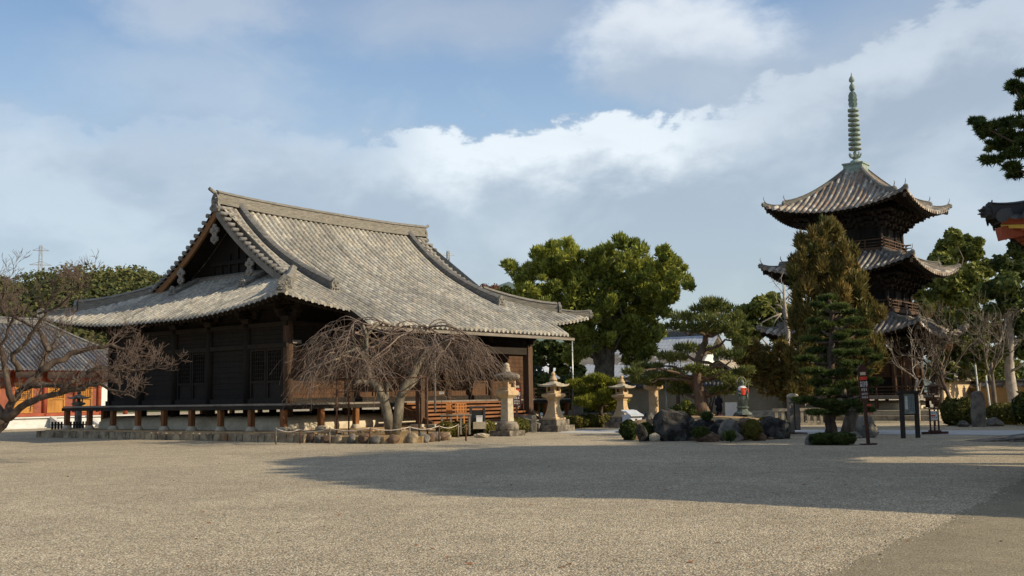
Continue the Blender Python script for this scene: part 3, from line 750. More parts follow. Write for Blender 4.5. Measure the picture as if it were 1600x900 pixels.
for x, y in sorted(ps):
    if y < -7 and -3.3 < x < 4.3: continue
    mb = MB(); mb.box((x, y, .86), (.21, .21, .72)); p_ = mb.build('veranda_post', POSTW, hall)
    mb = MB(); mb.lathe([(.24, .34), (.22, .42), (.15, .53), (.13, .54)], (x, y, 0), 10); mb.build('post_base', STONE, p_, True)
# plaster mound under the building
def rrect(hx, hy, r, n=5):
    o = []
    for cx, cy, a0 in ((hx-r, hy-r, 0), (-hx+r, hy-r, 90), (-hx+r, -hy+r, 180), (hx-r, -hy+r, 270)):
        for i in range(n+1): t = R_(a0+90*i/n); o.append((cx+r*math.cos(t), cy+r*math.sin(t)))
    return o
mb = MB(); pr = [(.62, .35), (.64, .50), (.60, .66), (.48, .80), (.28, .89), (.0, .93), (-1.5, .93)]; vs = []; fs = []
for o_, z in pr:
    for (x, y) in rrect(BX+o_, BY+o_, .45+max(o_, -.3)*.5): vs.append(Vector((x, y, z)))
m_ = 24
for j in range(len(pr)-1):
    for k in range(m_): fs.append((j*m_+k, j*m_+(k+1) % m_, (j+1)*m_+(k+1) % m_, (j+1)*m_+k))
fs.append(tuple((len(pr)-1)*m_+k for k in range(m_))); mb.add(vs, fs); mb.build('plaster_mound', PLAS, hall, True)
# podium with its curb stones
YF = -10.3
mb = MB(); mb.prism([(-HX+.2, YF+.2), (HX-.2, YF+.2), (HX-.2, HY-.2), (-HX+.2, HY-.2)], 0, .345); mb.build('podium', EARTH, hall)
mb = MB(); rs = random.Random(3)
def curb(x0, y0, x1, y1):
    Ln = math.hypot(x1-x0, y1-y0); t = 0; ang = math.atan2(y1-y0, x1-x0)
    while t < Ln:
        w = rs.uniform(.28, .62); w = min(w, Ln-t); q = (t+w/2)/Ln
        mb.box((x0+(x1-x0)*q, y0+(y1-y0)*q, .15), (w-.035, .30+rs.uniform(-.04, .04), .30+rs.uniform(-.03, .035)), ang+rs.uniform(-.05, .05), rs.uniform(.84, .97)); t += w
curb(-HX, HY, -HX, YF); curb(-HX, YF, HX, YF); curb(HX, YF, HX, HY); curb(HX, HY, -HX, HY)
mb.build('podium_curb', CURB, hall)
# front steps, canopy pillars, gutter
for i in range(6):
    mb = MB(); y0 = -VY-.02-.31*i; z = 1.34-.165*i
    mb.box((.5, y0-.16, z), (7.5, .36, .085)); mb.box((.5, y0-.05-.31*0, z-.10), (7.4, .05, .14)); mb.build('wooden_step', STEPW, hall)
for x in (-3.35, 4.35):
    mb = MB(); mb.slab([Vector((x-.06, -VY, 1.30)), Vector((x-.06, -VY, 1.0)), Vector((x-.06, -10.0, .36)), Vector((x-.06, -10.05, .55))], (.12, 0, 0)); mb.build('step_stringer', BRW, hall)
mb = MB(); mb.box((.5, -10.25, .40), (8.6, .55, .12)); mb.build('stone_threshold', STONE, hall)
for x in (-3.35, 4.35):
    mb = MB(); mb.box((x, -9.35, .40), (.7, .7, .13), taper=.9); mb.build('pillar_base', STONE, hall)
    pillar(x, -9.35, .46, 4.0, .17, PILL, 'canopy_pillar', True); bracket(x, -9.35, 3.95, hall, DKWX, .7)
    mb = MB(); mb.beam((x, -9.35, 3.75), (x, -BY, 4.3), .16, .28); mb.build('tie_beam', DKWX, hall)
mb = MB(); mb.box((.5, -9.35, 3.75), (8.3, .2, .32)); mb.build('canopy_beam', DKWX, hall)
zg = R.F(-1.05)-.17
mb = MB(); mb.box((.15, -9.93, zg), (14.7, .15, .13)); mb.build('rain_gutter', GREYW, hall)
mb = MB(); mb.tube([(7.35, -9.93, zg), (7.35, -9.93, .4)], .05, 8)
for z in (1.2, 2.6, 3.8): mb.tube([(7.35, -9.93, z), (7.35, -9.93, z+.06)], .065, 8)
mb.build('downspout', METAL, hall, True)
mb = MB()
mb.tube([(-3.1, -9.93, zg), (-3.1, -9.93, .95)], .045, 8); mb.build('downspout', METAL, hall, True); mb = MB()
def kf(u, v): x = -7.1+14.5*u; q = R.pt(0, x, -1.03+2.6*v); q.z -= .07+.06*v; return q
mk = MB(); mk.grid(kf, 24, 6); mk.grid(lambda u, v: (R.pt(0, -7.1+14.5*u, -1.03)-Vector((0, 0, .0+.24*v))), 24, 1)
for e_ in (-7.1, 7.4): mk.grid(lambda u, v: (R.pt(0, e_, -1.03+1.4*u)+Vector((0, 0, .06-.34*v))), 5, 1)
mk.build('canopy_soffit', DKWX, hall)
# railing beside the steps on the right part of the veranda
mb = MB()
for z in (1.55, 1.75, 1.95): mb.box((7.05, -VY+.05, z), (5.3, .07, .06))
for x in np.arange(4.5, 9.8, 1.05): mb.box((x, -VY+.05, 1.72), (.1, .1, .56))
mb.build('veranda_rail', BRW, hall)
for x_ in (-8.0, -7.1): mb = MB(); mb.box((x_, -BY-.24, 3.98), (.45, .05, .14)); mb.build('name_plaque', GREYW, hall)

# ================================================================== PAGODA
PC = Vector((20.6, 62.46, 0))
pag = thing('three_storey_pagoda', 'dark three storey wooden pagoda with tiled roofs and green copper spire', 'pagoda', PC, RZ)
tiers = [(4.50, 4.50, .48, .05, 2.24, 2.4), (4.29, 8.10, .48, .05, 2.36, 2.1), (4.04, 11.72, .48, .09, 3.54, 1.85)]
for k, (h, z0, a, b, top, body) in enumerate(tiers):
    RR = Roof(h, h, z0, a, b, .70, h*.95, None, top)
    hip_roof_parts(RR, pag, TILEB, RIDGE, ONI, .34, h-body-.35, raft_sp=.24)
    for sx_ in (-1, 1):
        for sy in (-1, 1):
            def diag(q): x, y = sx_*(h-q), sy*(h-q); return Vector((x, y, RR.F(q)+RR.lift(x, y)))
            mb = MB(); ridge_run(mb, [diag(top-(top-.85)*i/10) for i in range(11)], .20, .22, flare=.13); mb.build('corner_ridge', RIDGE, pag)
            mb = MB(); onigawara(mb, diag(.85), (sx_, sy, 0), .24, .34, .26); mb.build('ridge_end_tile', ONI, pag)
            mb = MB(); ridge_run(mb, [diag(.85-.9*i/6) for i in range(7)], .17, .14, flare=.10); mb.build('corner_ridge', RIDGE, pag)
            mb = MB(); onigawara(mb, diag(-.04), (sx_, sy, 0), .18, .24, .26); mb.build('ridge_end_tile', ONI, pag)
            mb = MB(); mb.beam(diag(.05)-Vector((0, 0, .30)), diag(h-body)-Vector((0, 0, .55)), .16, .22); mb.build('hip_rafter', DKWX, pag)
    # body
    zf = (1.30, 6.15, 9.75)[k]; zt = z0-.55
    mb = MB(); mb.box((0, 0, (zf+zt)/2), (2*body-.2, 2*body-.2, zt-zf)); mb.build('storey_wall', DKW, pag)
    for x in np.linspace(-body, body, 4):
        for y in np.linspace(-body, body, 4):
            if abs(abs(x)-body) < .01 or abs(abs(y)-body) < .01:
                mb = MB(); mb.lathe([(.13, zf-.1), (.13, zt)], (x, y, 0), 10); mb.build('pillar', PILL if k == 0 else DKW, pag, True)
    for s_ in (-1, 1):
        for ax in (0, 1):
            for u in (-1, 0, 1):
                c = (u*body*2/3, s_*(body-.06)) if ax == 0 else (s_*(body-.06), u*body*2/3)
                hh = zt-zf
                if u == 0:
                    mb = MB(); w = body*.5
                    for q in (-.5, .5):
                        cc = (c[0]+q*w, c[1], zf+hh*.42) if ax == 0 else (c[0], c[1]+q*w, zf+hh*.42)
                        mb.box(cc, (w-.03, .1, hh*.76) if ax == 0 else (.1, w-.03, hh*.76))
                    for zz in (.2, .45, .7): mb.box((c[0], c[1], zf+hh*zz), (2*w, .16, .07) if ax == 0 else (.16, 2*w, .07))
                    mb.build('panelled_door', BRW if k == 0 else DKW, pag)
                elif hh > .8:
                    mb = MB(); w = body*.5; n = 7
                    for i in range(n):
                        o_ = -w/2+w*(i+.5)/n; cc = (c[0]+o_, c[1], zf+hh*.60) if ax == 0 else (c[0], c[1]+o_, zf+hh*.60)
                        mb.box(cc, (.045, .09, hh*.36) if ax == 0 else (.09, .045, hh*.36))
                    mb.box((c[0], c[1], zf+hh*.60), (w, .02, hh*.4) if ax == 0 else (.02, w, hh*.4))
                    for zz in (.40, .80): mb.box((c[0], c[1], zf+hh*zz), (w+.1, .15, .09) if ax == 0 else (.15, w+.1, .09))
                    mb.build('slatted_window', BRW if k == 0 else DKW, pag)
    for zz in (zf+.08, zf+(zt-zf)*.88):
        mb = MB()
        for s_ in (-1, 1): mb.box((0, s_*body, zz), (2*body+.5, .2, .13)); mb.box((s_*body, 0, zz-.003), (.2, 2*body+.5, .13))
        mb.build('tie_beam', DKWX, pag)
    # stepped bracket complexes under the eaves
    for j in range(3):
        e = body+.18+.36*j; z = zt-.05+.26*j
        mb = MB()
        for s_ in (-1, 1): mb.box((0, s_*e, z), (2*e+.25, .13, .13)); mb.box((s_*e, 0, z-.003), (.13, 2*e+.25, .13))
        mb.build('bracket_beam', DKWX, pag)
    for ax in (0, 1):
        for s_ in (-1, 1):
            for u in (-1, -1/3, 1/3, 1):
                mb = MB()
                for j in range(3):
                    e = body+.18+.36*j; z = zt-.15+.26*j
                    for (du, do) in ((0, -.1), (-.3, 0), (.3, 0)):
                        a_, b_ = u*body+du, s_*(e+do)
                        mb.box((a_, b_, z) if ax == 0 else (b_, a_, z), (.19, .19, .14), taper=1.25)
                    a_, b_ = u*body, s_*(e-.15); mb.box((a_, b_, z-.13) if ax == 0 else (b_, a_, z-.13), (.12, .65, .13) if ax == 0 else (.65, .12, .13))
                a_ = u*body; mb.beam(Vector((a_, s_*(body+.2), zt+.62)) if ax == 0 else Vector((s_*(body+.2), a_, zt+.62)), Vector((a_, s_*(body+1.35), zt+.30)) if ax == 0 else Vector((s_*(body+1.35), a_, zt+.30)), .12, .16)
                mb.build('bracket', DKWX, pag)
    # balcony
    bh = (3.55, 2.52, 2.12)[k]; bz = (1.27, 6.10, 9.62)[k]
    mb = MB(); mb.box((0, 0, bz), (2*bh, 2*bh, .09)); 
    for s_ in (-1, 1): mb.box((0, s_*(bh-.05), bz-.10), (2*bh+.06, .12, .13)); mb.box((s_*(bh-.05), 0, bz-.103), (.12, 2*bh+.06, .13))
    mb.build('balcony_floor', GREYW if k == 0 else PILL, pag)
    if k:
        mb = MB()
        for s_ in (-1, 1):
            for o_ in np.arange(-bh+.2, bh, .42):
                mb.box((o_, s_*(bh-.2), bz-.22), (.2, .2, .2), taper=1.4); mb.box((s_*(bh-.2), o_, bz-.222), (.2, .2, .2), taper=1.4)
        mb.box((0, 0, bz-.35), (2*bh-.7, 2*bh-.7, .5)); mb.build('balcony_brackets', DKWX, pag)
    for s_ in (-1, 1):
        for ax in (0, 1):
            mb = MB(); ex = .22
            for zz, w in ((.14, .05), (.32, .045), (.50, .065)):
                mb.box((0, s_*(bh-.08), bz+zz+ax*.004) if ax == 0 else (s_*(bh-.08), 0, bz+zz+ax*.004), (2*(bh+ex), w, w) if ax == 0 else (w, 2*(bh+ex), w))
            for o_ in np.linspace(-bh+.08, bh-.08, 5): mb.box((o_, s_*(bh-.08), bz+.27) if ax == 0 else (s_*(bh-.08), o_, bz+.27), (.07, .07, .46))
            mb.build('balcony_railing', PILL, pag)
for x in np.linspace(-3.4, 3.4, 5):
    for y in np.linspace(-3.4, 3.4, 5):
        if abs(x) > 3.3 or abs(y) > 3.3: mb = MB(); mb.box((x, y, .9), (.17, .17, .62)); mb.build('veranda_post', PILL, pag)
mb = MB(); pr = [(.45, .5), (.45, .7), (.35, .88), (.1, .98), (-.8, 1.0)]; vs = []; fs = []
for o_, z in pr:
    for (x, y) in rrect(2.4+o_, 2.4+o_, .4+max(o_, -.2)*.5): vs.append(Vector((x, y, z)))
for j in range(len(pr)-1):
    for k in range(24): fs.append((j*24+k, j*24+(k+1) % 24, (j+1)*24+(k+1) % 24, (j+1)*24+k))
fs.append(tuple(4*24+k for k in range(24))); mb.add(vs, fs); mb.build('plaster_mound', PLAS, pag, True)
mb = MB(); mb.box((0, 0, .13), (11.2, 11.2, .26)); mb.box((0, 0, .39), (10.0, 10.0, .26), taper=.99); mb.build('stone_podium', STONE, pag)
for i in range(4):
    mb = MB(); mb.box((0, -3.75-.28*i, 1.12-.17*i), (1.9, .3, .1)); mb.box((0, -3.64-.28*i, 1.03-.17*i), (1.9, .06, .15)); mb.build('wooden_step', BRW, pag)
# spire
mb = MB(); mb.box((0, 0, 14.70), (1.14, 1.14, .52)); mb.box((0, 0, 14.98), (1.26, 1.26, .09)); mb.box((0, 0, 14.46), (1.3, 1.3, .1)); base = mb.build('spire_base', COPPER, pag)
mb = MB(); mb.lathe([(.40, 15.0), (.37, 15.10), (.27, 15.22), (.13, 15.29), (.11, 15.33)], (0, 0, 0), 18); mb.build('inverted_bowl', COPPER, base, True)
mb = MB(); mb.lathe([(.09, 15.28), (.20, 15.36), (.24, 15.44), (.10, 15.52)], (0, 0, 0), 16)
for i in range(8):
    t = PI*i/4; c, s_ = math.cos(t), math.sin(t); pl = [Vector((c*r, s_*r, z)) for r, z in ((.14, 15.34), (.30, 15.42), (.36, 15.56), (.37, 15.70), (.33, 15.58), (.26, 15.48))]
    mb.slab(pl, Vector((-s_, c, 0))*.10)
mb.build('lotus_petals', COPPER, base)
mb = MB(); mb.tube([(0, 0, 15.2), (0, 0, 19.9)], [.075, .05], 10); mb.build('spire_mast', COPPER, base, True)
for i in range(9):
    z = 15.95+.293*i; r = .37-.007*i
    mb = MB(); mb.lathe([(.08, z-.05), (r*.8, z-.075), (r, z-.07), (r*1.02, z), (r, z+.07), (r*.8, z+.085), (.10, z+.06)], (0, 0, 0), 22); mb.build('spire_ring', COPPER, base, True)
mb = MB()
for t in (0, PI/2, PI, 3*PI/2):
    c, s_ = math.cos(t+.5), math.sin(t+.5)
    out = [(.04, 18.45), (.22, 18.5), (.27, 18.7), (.23, 18.8), (.28, 18.95), (.23, 19.05), (.25, 19.2), (.16, 19.4), (.04, 19.5)]
    mb.slab([Vector((c*r, s_*r, z)) for r, z in out], Vector((-s_, c, 0))*.03)
mb.build('water_flame', COPPER, base)
mb = MB(); mb.lathe([(.05, 19.5), (.13, 19.52), (.15, 19.6), (.17, 19.72), (.13, 19.86), (.07, 19.92), (.07, 20.02), (.15, 20.06), (.17, 20.16), (.14, 20.28), (.05, 20.4), (.01, 20.62)], (0, 0, 0), 16); mb.build('jewel', COPPER, base, True)

# ================================================================== RED BUILDING, LEFT
E0 = Vector((-32.2, 67, 0))
rc = E0-U*4.5+V*5.5
red = thing('red_hall', 'low vermilion hall with blue grey tiled roof and orange lattice doors behind bare tree', 'temple', rc, RZ)
RR = Roof(15.5, 5.5, 3.80, .50, .02, .35, 5.0, None, 5.5)
hip_roof_parts(RR, red, TILEN, RIDGEG, ONI, .30, 1.6, raftm=REDP)
mb = MB(); ridge_run(mb, [Vector((x, 0, 7.12)) for x in np.linspace(-10, 10, 9)], .4, .42); mb.build('main_ridge', RIDGEG, red)
for sx_ in (-1, 1):
    mb = MB(); onigawara(mb, (sx_*10, 0, 7.1), (sx_, 0, 0), .5, .7, .3); mb.build('ridge_end_tile', ONI, red)
    for sy in (-1, 1):
        mb = MB(); ridge_run(mb, [Vector((sx_*(15.5-q), sy*(5.5-q), RR.F(q)+RR.lift(15.5-q, 5.5-q))) for q in np.linspace(5.4, 0, 12)], .3, .34); mb.build('corner_ridge', RIDGEG, red)
mb = MB(); mb.box((0, 0, .33), (29.6, 9.9, .66)); mb.box((0, 0, .70), (29.9, 10.2, .08)); mb.box((0, 0, .03), (30.1, 10.4, .06)); mb.build('stone_podium', WSTONE, red)
mb = MB(); mb.box((0, 0, 2.3), (26.6, 6.9, 3.2)); mb.build('wall', WHITEP, red)
doors = [2.5, 4.75, 6.75]; X = lambda t: t+4.5
mb = MB(); mb.box((-.45, -3.52, 1.9), (25.5, .08, 2.3)); mb.build('red_wall_panel', REDB, red)
for t in [-12.5+2.2*i for i in range(10)]+[8.55, 10.6]:
    x = X(t)-1.1 if t < 8 else X(t)-1.1+.5
    mb = MB(); mb.lathe([(.16, .74), (.16, 3.9)], (x, -3.62, 0), 10); mb.build('pillar', REDP, red, True)
for t in [-6.4, -4.2, -2.0, .3]+doors:
    lattice((X(t), -3.66), 1.25, .98, 3.0, 0, LATT, red, 'lattice_door', -1, 8, 9, .45)
mb = MB(); mb.box((0, -3.64, 3.15), (26.9, .2, .26)); mb.box((0, -3.64, 3.82), (26.9, .2, .2)); mb.box((0, -3.64, .86), (26.9, .24, .2)); mb.build('tie_beam', REDP, red)
for x in (X(3.6), X(6.1)): 
    mb = MB(); mb.slab([Vector((x, -5.1, .76)), Vector((x, -5.1, 0)), Vector((x, -6.7, 0)), Vector((x, -6.7, .16))], (.26, 0, 0)); mb.build('stair_cheek', WSTONE, red)
for i in range(4):
    mb = MB(); mb.box((X(4.98), -5.25-.33*i, .30-.075*i), (2.2, .33, .60-.15*i)); mb.build('stone_step', WSTONE, red)

# ================================================================== RED GATE, RIGHT (only its roof corner is in the picture)
T = P(1548, 327, 16); T0 = Vector((T.x, T.y, 0))
gx, gy = 4.6, 6.6
gate = thing('red_gate', 'vermilion gate with dark tiled roof, its corner tip entering the right edge', 'temple gate', T0+U*gx-V*gy, RZ)
RR = Roof(gx, gy, T.z-.36, .42, .05, .26, 4.5, None, gx)
hip_roof_parts(RR, gate, TILED, RIDGEG, ONI, .36, 1.7, raftm=REDP)
YEL = mott('yellow_trim', (.55, .36, .06), (.62, .42, .08), 3, .6, 0)
for sx_ in (-1, 1):
    for sy in (-1, 1):
        def diag(q): x, y = sx_*(gx-q), sy*(gy-q); return Vector((x, y, RR.F(q)+RR.lift(x, y)))
        mb = MB(); ridge_run(mb, [diag(4.5-(4.5-.62)*i/12) for i in range(13)], .26, .24, flare=.10); mb.build('corner_ridge', TILED, gate)
        mb = MB(); onigawara(mb, diag(.60), (sx_, sy, 0), .20, .20, .10); mb.build('ridge_end_tile', TILED, gate)
        mb = MB(); ridge_run(mb, [diag(.60-.62*i/6) for i in range(7)], .20, .14, flare=.07); mb.build('corner_ridge', TILED, gate)
        mb = MB(); onigawara(mb, diag(-.0), (sx_, sy, 0), .15, .15, .08); mb.build('ridge_end_tile', TILED, gate)
        mb = MB(); mb.beam(diag(.08)-Vector((0, 0, .30)), diag(2.2)-Vector((0, 0, .55)), .15, .20); mb.build('hip_rafter', REDP, gate)
        mb = MB(); mb.lathe([(.17, .1), (.17, 3.9)], (sx_*(gx-2), sy*(gy-2), 0), 12); mb.build('pillar', REDP, gate, True)
for s_ in range(4):
    mb = MB(); RR.ribbon(mb, s_, .10, .11, .155, .215); mb.build('yellow_eave_trim', YEL, gate)
mb = MB(); ridge_run(mb, [Vector((0, y, RR.F(gx))) for y in np.linspace(-2, 2, 6)], .35, .5); mb.build('main_ridge', RIDGEG, gate)
mb = MB(); mb.box((0, 0, 2.0), (2*(gx-2)-.3, 2*(gy-2)-.3, 3.9)); mb.build('wall', REDB, gate)
mb = MB(); mb.box((0, 0, .07), (2*(gx-1.2), 2*(gy-1.2), .14)); mb.build('stone_podium', STONE, gate)
# ================================================================== OTHER BUILDINGS AND WALLS
def gable_house(name, label, cat, a, b, depth, zr, ze, zw, tile, wall, over=.6, rr_=.003):
    """ridge from a to b (ground points); slope of half-depth towards the viewer and away"""
    a, b = Vector((a.x, a.y, 0)), Vector((b.x, b.y, 0)); d = b-a; Ln = d.length; c = (a+b)/2; rz = math.atan2(d.y, d.x)
    t = thing(name, label, cat, c, rz)
    for s_ in (-1, 1):
        R1 = Roof(Ln/2, depth/2, ze, (zr-ze)/(depth/2)*.8, (zr-ze)/(depth/2)*.2/(depth/2), 0, 3, gable=0, top=depth/2)
        mb = MB(); R1.surface(mb, 0 if s_ < 0 else 2, .33, .4, r=rr_); mb.build('roof_tiles', tile, t, True)
        mb = MB(); mb.slab([Vector((-Ln/2+.1, s_*(depth/2-.05), ze-.12)), Vector((Ln/2-.1, s_*(depth/2-.05), ze-.12)), Vector((Ln/2-.1, 0, zr-.15)), Vector((-Ln/2+.1, 0, zr-.15))], (0, 0, -.12)); mb.build('eave_boards', GREYW, t)
    mb = MB(); ridge_run(mb, [Vector((x, 0, zr-.05)) for x in np.linspace(-Ln/2, Ln/2, 8)], .4, .45); mb.build('ridge', RIDGEG, t)
    for e in (-1, 1):
        mb = MB(); onigawara(mb, (e*Ln/2, 0, zr-.05), (e, 0, 0), .5, .7, .2); mb.build('ridge_end_tile', ONI, t)
    mb = MB(); hx, hy = Ln/2-over, depth/2-over
    for e in (-1, 1): pass
    pent = [Vector((-hx, -hy, 0)), Vector((-hx, hy, 0)), Vector((-hx, hy, ze+.1)), Vector((-hx, 0, zr-.5)), Vector((-hx, -hy, ze+.1))]
    mb.slab(pent, (2*hx, 0, 0)); mb.build('wall', wall, t)
    for x in np.arange(-hx+1, hx-.5, 2.2):
        mb = MB(); mb.box((x, -hy-.04, zw), (.9, .1, 1.1)); mb.build('window', GLASSY, t)
    return t
TILEWW = tile_mat('bright_tile', [(.44, .48, .54), (.40, .44, .50), (.48, .52, .57)], (.40, .43, .48), .05, 0)
gable_house('white_roofed_hall', 'long hall whose bright bluish white roof shows between the juniper and the pines', 'temple', P(905, 600, 88), P(1126, 600, 82), 11, 6.15, 2.9, 1.6, TILEWW, WHITEP)
gable_house('white_house', 'pale house with cream roof glimpsed through trees just right of the hall', 'house', P(800, 600, 92), P(884, 600, 96), 9, 4.7, 2.5, 1.3, TILEWW, WHITEP)
TILEC = tile_mat('cream_tile', [(.50, .42, .30), (.40, .34, .26), (.58, .50, .38)], (.26, .22, .17), .2)
gable_house('small_gate_house', 'small building with tan tiled roof rising behind the long beige wall', 'gatehouse', P(1122, 600, 76), P(1176, 600, 78), 4.2, 4.0, 3.0, 1.5, TILEC, DKW, .5)
def tsuiji(name, label, a, b, h, mat, capm, th=.45, stripes=False):
    a, b = Vector((a.x, a.y, 0)), Vector((b.x, b.y, 0)); d = b-a; Ln = d.length; t = thing(name, label, 'wall', (a+b)/2, math.atan2(d.y, d.x))
    mb = MB(); mb.box((0, 0, h/2+.15), (Ln, th, h-.3)); mb.build('plaster_face', mat, t)
    mb = MB(); rs = random.Random(5); x = -Ln/2
    while x < Ln/2:
        w = min(rs.uniform(.3, .6), Ln/2-x); mb.box((x+w/2, 0, .16), (w-.03, th+.16+rs.uniform(0, .06), .34)); x += w
    mb.build('stone_footing', CURB, t)
    R1 = Roof(Ln/2, .55, h-.05, .42, 0, 0, 3, gable=0, top=.55)
    for s_ in (0, 2):
        mb = MB(); R1.surface(mb, s_, .27, .28, r=.06); mb.build('coping_tiles', capm, t, True)
    mb = MB(); ridge_run(mb, [Vector((x, 0, h+.14)) for x in np.linspace(-Ln/2, Ln/2, 6)], .24, .2); mb.build('coping_ridge', RIDGEG, t)
    return t
tsuiji('plaster_wall', 'long beige plaster wall with grey tile coping behind the bronze statue', P(965, 640, 73), P(1234, 640, 67), 2.15, BEIGE, TILEN)
tsuiji('plaster_wall', 'short beige plaster wall turning back beside the stone balustrade', P(1236, 640, 67.2), P(1300, 640, 74), 2.1, BEIGE, TILEN)
tsuiji('plaster_wall', 'sunlit cream plaster wall with tiled coping left of the tall standing stone', P(1470, 640, 62), P(1523, 640, 68), 2.2, YELW, TILEB)
tsuiji('plaster_wall', 'low cream plaster wall running behind the tall standing stone', P(1521, 640, 67), P(1640, 640, 60), 1.75, YELW, TILEB)
t = thing('stone_balustrade', 'pale stone balustrade of square posts between round topped pillar and dark conifer', 'balustrade', G(1252, 664), R_(-8))
for i in range(9):
    mb = MB(); mb.box((-1.15+i*.30, 0, .34), (.13, .14, .68)); mb.build('baluster', STONE, t)
mb = MB(); mb.box((0.05, 0, .74), (2.75, .2, .13)); mb.build('top_rail', STONE, t)
mb = MB(); mb.box((0.05, 0, .05), (2.8, .26, .1)); mb.build('base_rail', STONE, t)
# raised bed under the weeping cherry, and the garden mound
bp = [G(468, 691), G(520, 692.5), G(600, 693.5), G(660, 692), G(700, 687)]; back = [G(712, 676), G(470, 679)]
mb = MB(); poly = [(q.x, q.y) for q in bp+back]; mb.prism(poly, 0, .24); o = mb.build('cherry_bed', DRYG); tag(o, kind='structure')
rs = random.Random(9); k = 0
cs = []
for i in range(len(bp)-1):
    a, b = bp[i], bp[i+1]; n = max(2, int((b-a).length/.50))
    for j in range(n): cs.append(a.lerp(b, (j+.5)/n))
mb0 = {}
for i, q in enumerate(cs):
    w = rs.uniform(.23, .34); mm = (ROCKG, ROCKB, ROCKG, ROCKB, CURB)[i % 5]
    mb = MB(); rockmesh(mb, (0, 0, .14), 1, 100+i, (w, .2, rs.uniform(.19, .25)), 0, .22, 8)
    o = mb.build('edging_stone', mm, None, True, loc=q); tag(o, '%s %s edging stone from the left end of the weeping cherry bed' % (('first', 'second', 'third', 'fourth', 'fifth', 'sixth', 'seventh', 'eighth', 'ninth', 'tenth', 'eleventh', 'twelfth', 'thirteenth', 'fourteenth', 'fifteenth', 'sixteenth', 'seventeenth', 'eighteenth')[i], ('grey', 'brown', 'grey', 'brown', 'tan')[i % 5]), 'stone', 'edging stones of the cherry bed')
mc = P(1098, 640, 43.5); pr = [(1.0, 0), (.96, .28), (.85, .46), (.6, .56), (.3, .62), (0, .64)]
mb = MB(); vs = []; fs = []; nn = 40
for r, z in pr[:-1]:
    for k in range(nn):
        a = 2*PI*k/nn; wob = 1+.05*math.sin(3*a+1)+.03*math.sin(7*a); vs.append(Vector((math.cos(a)*3.05*r*wob, math.sin(a)*7.2*r*wob, z+(.03*math.sin(5*a) if z > .1 else 0))))
vs.append(Vector((0, 0, .64)))
for j in range(len(pr)-2):
    for k in range(nn): fs.append((j*nn+k, j*nn+(k+1) % nn, (j+1)*nn+(k+1) % nn, (j+1)*nn+k))
for k in range(nn): fs.append(((len(pr)-2)*nn+k, (len(pr)-2)*nn+(k+1) % nn, len(vs)-1))
mb.add(vs, fs); o = mb.build('garden_mound', DRYG, None, True, loc=(mc.x, mc.y+.1, 0)); tag(o, kind='structure')

# ================================================================== TREES
JUN = [(799, 418, 11), (810, 430, 13), (822, 446, 14), (844, 398, 15), (862, 392, 13), (885, 383, 13), (893, 396, 13), (868, 410, 17), (850, 424, 15), (885, 425, 17), (905, 440, 17), (838, 462, 18), (865, 458, 19), (895, 465, 19), (812, 462, 10), (925, 403, 14), (922, 422, 15), (945, 395, 15), (970, 380, 13), (985, 386, 13), (1001, 392, 13), (955, 413, 19), (985, 413, 19), (1010, 412, 12), (1036, 398, 12), (1048, 407, 10), (1039, 416, 11), (1016, 430, 15), (1058, 412, 7), (1068, 437, 13), (1045, 438, 15), (1074, 446, 9), (1025, 455, 17), (995, 445, 19), (960, 448, 21), (930, 455, 19), (1052, 458, 11), (1035, 474, 13), (1000, 475, 19), (965, 485, 21), (930, 490, 21), (900, 490, 17), (875, 495, 16), (985, 510, 19), (955, 520, 17), (922, 525, 17), (902, 520, 15), (1010, 500, 17), (1040, 490, 9), (908, 548, 14), (990, 538, 17), (1020, 525, 15), (985, 558, 12), (1004, 558, 13), (893, 560, 10), (1016, 545, 11), (850, 478, 14), (882, 445, 15)]
for y_, xa, xb in ((402, 840, 900), (405, 930, 1010), (420, 825, 1045), (436, 830, 1066), (452, 840, 1050), (468, 850, 1040), (484, 862, 1035), (500, 880, 1035), (516, 890, 1030), (532, 895, 1022), (548, 900, 1015)):
    x_ = xa
    while x_ < xb: JUN.append((x_+random.uniform(-4, 4), y_+random.uniform(-4, 4), random.uniform(9, 14))); x_ += 27
jb = G(943, 655); jb = Vector((P(943, 655, 70).x, 70, 0))
cl = pxclumps(JUN, 70, 3.2, 1.0, .95, 1); cl += pxclumps([c for c in JUN if c[2] > 13], 72.5, 2, 1.0, .9, 1); cl += pxclumps([(x+random.uniform(-12, 12), y+random.uniform(-10, 8), r_*.45) for x, y, r_ in JUN for _ in range(3)], 69, 3.2, 1, .9, 1)
crown_tree('juniper_tree', 'huge old juniper with lumpy olive green crown and thick trunk behind the stone lanterns', 'tree', jb, P(945, 470, 70), .85, cl, 215, .26, LJUN, BARKG, None, 'tuft', 24, .9, .35, lr=.2)
mb = MB()
